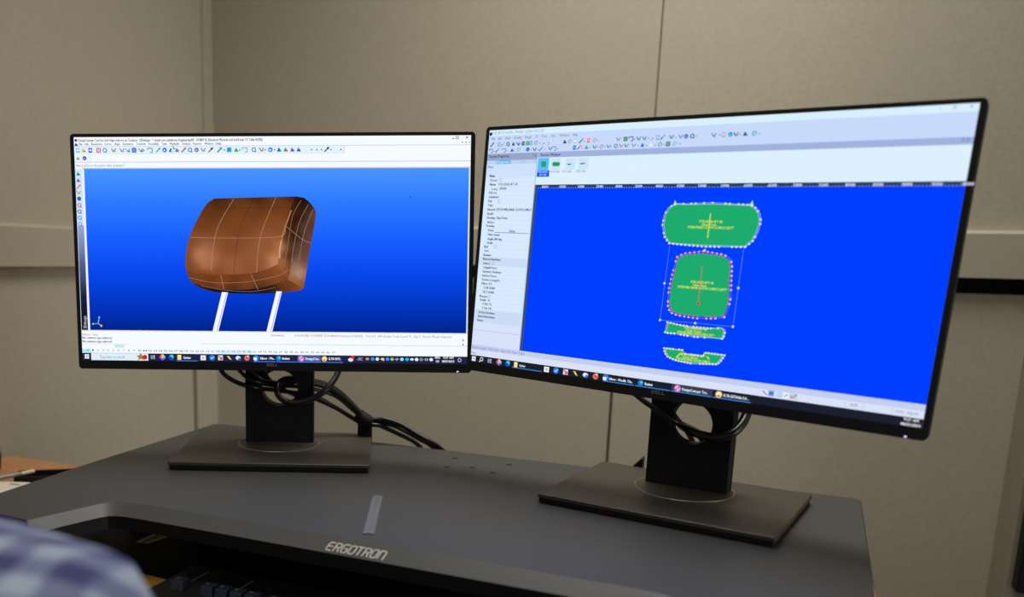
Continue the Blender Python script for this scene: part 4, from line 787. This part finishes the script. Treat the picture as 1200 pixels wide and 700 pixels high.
# ================================================================== PERSON (only the right shoulder enters the frame)
Jx, Jy, Jz = -.3400, .2800, .9060
per = thing('person', 'person in a blue checked shirt seated at the left, only the shoulder in view', 'person', (Jx - .19, Jy - .1, 0))
def skin(name, verts, edges, radii, m, parent, sub=2):
    me = bpy.data.meshes.new(name); off = origin(parent)
    me.from_pydata([tuple(Vector(v) - off) for v in verts], edges, []); me.materials.append(m)
    o = bpy.data.objects.new(name, me); C.objects.link(o); o.parent = parent
    md = o.modifiers.new('skin', 'SKIN'); md.use_smooth_shade = True
    for i, r_ in enumerate(radii):
        sv = me.skin_vertices[0].data[i] if me.skin_vertices else None
        if sv: sv.radius = (r_, r_) if not isinstance(r_, tuple) else r_
    sm = o.modifiers.new('subdivision', 'SUBSURF'); sm.levels = sub; sm.render_levels = sub
    return o
def skinned(name, chain, m, parent, sub=2, root=0):
    """chain: list of (key, parent_key, co, radius)"""
    idx = {}; V = []; E_ = []; Rr = []
    for k, pk, co, r_ in chain:
        idx[k] = len(V); V.append(co); Rr.append(r_)
        if pk is not None: E_.append((idx[pk], idx[k]))
    me = bpy.data.meshes.new(name); off = origin(parent)
    bm = bmesh.new(); lay = bm.verts.layers.skin.verify()
    bv_ = []
    for v, r_ in zip(V, Rr):
        q_ = bm.verts.new(Vector(v) - off); q_[lay].radius = (r_, r_) if not isinstance(r_, tuple) else r_; bv_.append(q_)
    bv_[root][lay].use_root = True
    for a_, b_ in E_: bm.edges.new((bv_[a_], bv_[b_]))
    bm.to_mesh(me); bm.free(); me.materials.append(m)
    o = bpy.data.objects.new(name, me); C.objects.link(o); o.parent = parent
    md = o.modifiers.new('skin', 'SKIN'); md.use_smooth_shade = True
    sm = o.modifiers.new('subdivision', 'SUBSURF'); sm.levels = sub; sm.render_levels = sub
    return o
bxx = Jx - .195; byy = Jy - .07
T = {'pelvis': (bxx, byy - .10, .50), 'waist': (bxx, byy - .07, .66), 'chest': (bxx, byy - .02, .86), 'neck': (bxx, byy + .01, .985), 'neck2': (bxx, byy + .03, 1.05), 'head': (bxx, byy + .06, 1.12), 'crown': (bxx, byy + .05, 1.20),
     'sr': (Jx, Jy, Jz), 'er': (Jx + .06, Jy - .10, Jz - .275), 'wr': (Jx - .09, Jy + .05, Jz - .325), 'sl': (Jx - .39, Jy - .05, Jz), 'el': (Jx - .45, Jy - .12, Jz - .275), 'wl': (Jx - .30, Jy + .05, Jz - .325),
     'hr': (bxx + .09, byy - .08, .50), 'kr': (bxx + .12, byy + .20, .52), 'ar': (bxx + .12, byy + .21, .10), 'tr': (bxx + .12, byy + .35, .035), 'hl': (bxx - .09, byy - .08, .50), 'kl': (bxx - .12, byy + .20, .52), 'al': (bxx - .12, byy + .21, .10), 'tl': (bxx - .12, byy + .35, .035)}
skinned('body', [('pelvis', None, T['pelvis'], .10), ('waist', 'pelvis', T['waist'], .10), ('chest', 'waist', T['chest'], .11), ('neck', 'chest', T['neck'], .058), ('neck2', 'neck', T['neck2'], .055), ('head', 'neck2', T['head'], .082), ('crown', 'head', T['crown'], .075),
                 ('sr', 'chest', T['sr'], .055), ('er', 'sr', T['er'], .040), ('wr', 'er', T['wr'], .027), ('pr', 'wr', tuple(Vector(T['wr']) + Vector((-.005, .05, 0))), (.036, .018)), ('sl', 'chest', T['sl'], .055), ('el', 'sl', T['el'], .040), ('wl', 'el', T['wl'], .027), ('pl', 'wl', tuple(Vector(T['wl']) + Vector((.005, .05, 0))), (.036, .018)),
                 ('hr', 'pelvis', T['hr'], .085), ('kr', 'hr', T['kr'], .058), ('ar', 'kr', T['ar'], .040), ('tr', 'ar', T['tr'], .035), ('hl', 'pelvis', T['hl'], .085), ('kl', 'hl', T['kl'], .058), ('al', 'kl', T['al'], .040), ('tl', 'al', T['tl'], .035)], M_SKIN, per, 1)
for sgn, w_ in ((1, 'wr'), (-1, 'wl')):
    base = Vector(T[w_]) + Vector((-.005 * sgn, .065, 0))
    for k, (dx, ln) in enumerate(((-.027, .068), (-.009, .078), (.009, .074), (.027, .058))):
        p0 = base + Vector((dx, .0, .004)); skinned('finger', [('a', None, tuple(p0), .0095), ('b', 'a', tuple(p0 + Vector((dx * .15, ln * .5, .006))), .0088), ('c', 'b', tuple(p0 + Vector((dx * .2, ln * .8, -.006))), .0080), ('d', 'c', tuple(p0 + Vector((dx * .2, ln, -.022))), .0068)], M_SKIN, per, 1)
    p0 = Vector(T[w_]) + Vector((-.028 * sgn, .035, 0)); skinned('thumb', [('a', None, tuple(p0), .011), ('b', 'a', tuple(p0 + Vector((-.022 * sgn, .03, -.006))), .0098), ('c', 'b', tuple(p0 + Vector((-.026 * sgn, .058, -.012))), .0080)], M_SKIN, per, 1)
skinned('shirt', [('waist0', None, tuple(Vector(T['pelvis']) + Vector((0, 0, .04))), .145), ('waist', 'waist0', T['waist'], .135), ('chest', 'waist', T['chest'], .145), ('neck', 'chest', tuple(Vector(T['neck']) + Vector((0, -.005, -.01))), .075),
                  ('sr', 'chest', T['sr'], .128), ('mr', 'sr', tuple((Vector(T['sr']) + Vector(T['er'])) / 2), .098), ('er', 'mr', T['er'], .075), ('wr', 'er', tuple(Vector(T['wr']) + Vector((.006, -.03, 0))), .042), ('sl', 'chest', T['sl'], .128), ('ml', 'sl', tuple((Vector(T['sl']) + Vector(T['el'])) / 2), .098), ('el', 'ml', T['el'], .075), ('wl', 'el', tuple(Vector(T['wl']) + Vector((-.006, -.03, 0))), .042)], M_PLAID, per, 2)
skinned('trousers', [('pelvis', None, T['pelvis'], .125), ('hr', 'pelvis', T['hr'], .098), ('kr', 'hr', T['kr'], .072), ('ar', 'kr', T['ar'], .058), ('hl', 'pelvis', T['hl'], .098), ('kl', 'hl', T['kl'], .072), ('al', 'kl', T['al'], .058)], M_TROUSER, per, 1)
skinned('hair', [('a', None, tuple(Vector(T['head']) + Vector((0, -.035, .02))), .072), ('b', 'a', tuple(Vector(T['crown']) + Vector((0, -.015, .012))), .080)], M_HAIR, per, 2)
for s_ in (-1, 1):
    bm = bmesh.new(); bmesh.ops.create_uvsphere(bm, u_segments=12, v_segments=8, radius=.011); MB().from_bm(bm, Matrix.Translation(Vector(T['head']) + Vector((s_ * .03, .068, .025)))).build('eye', M_PAPER, per, smooth=True)
    skinned('ear', [('a', None, tuple(Vector(T['head']) + Vector((s_ * .078, .0, .0))), .012), ('b', 'a', tuple(Vector(T['head']) + Vector((s_ * .084, -.008, .035))), .015)], M_SKIN, per, 1)
    skinned('shoe', [('a', None, tuple(Vector(T['ar' if s_ > 0 else 'al']) + Vector((0, -.03, -.055))), .045), ('b', 'a', tuple(Vector(T['tr' if s_ > 0 else 'tl']) + Vector((0, .03, .008))), .043)], M_BLACK, per, 1)
skinned('nose', [('a', None, tuple(Vector(T['head']) + Vector((0, .072, .022))), .010), ('b', 'a', tuple(Vector(T['head']) + Vector((0, .092, -.006))), .014)], M_SKIN, per, 1)
MB().box((bxx - .024, byy + .06 + .074, 1.082), (bxx + .024, byy + .06 + .080, 1.089), .002).build('mouth', mat('lips', (170, 96, 88), .5), per)
ch = thing('stool', 'dark upholstered stool under the seated person', 'stool', (bxx, byy - .08, 0))
MB().cyl((bxx, byy - .08, .335), .185, .06, 32, None, .175).build('seat', M_SEAT, ch)
MB().cyl((bxx, byy - .08, .08), .028, .255, 20).build('column', M_LEG, ch)
for k in range(5):
    a_ = 2 * math.pi * k / 5 + .3; e = Vector((math.cos(a_), math.sin(a_), 0)); c0 = Vector((bxx, byy - .08, .09))
    MB().tube([c0, c0 + e * .22 - Vector((0, 0, .02))], lambda s: .02 - .006 * s, 8).build('leg', M_EDGE, ch)
    bm = bmesh.new(); bmesh.ops.create_uvsphere(bm, u_segments=12, v_segments=8, radius=.028); MB().from_bm(bm, Matrix.Translation(c0 + e * .22 - Vector((0, 0, .0618)))).build('caster', M_BLACK, ch, smooth=True)
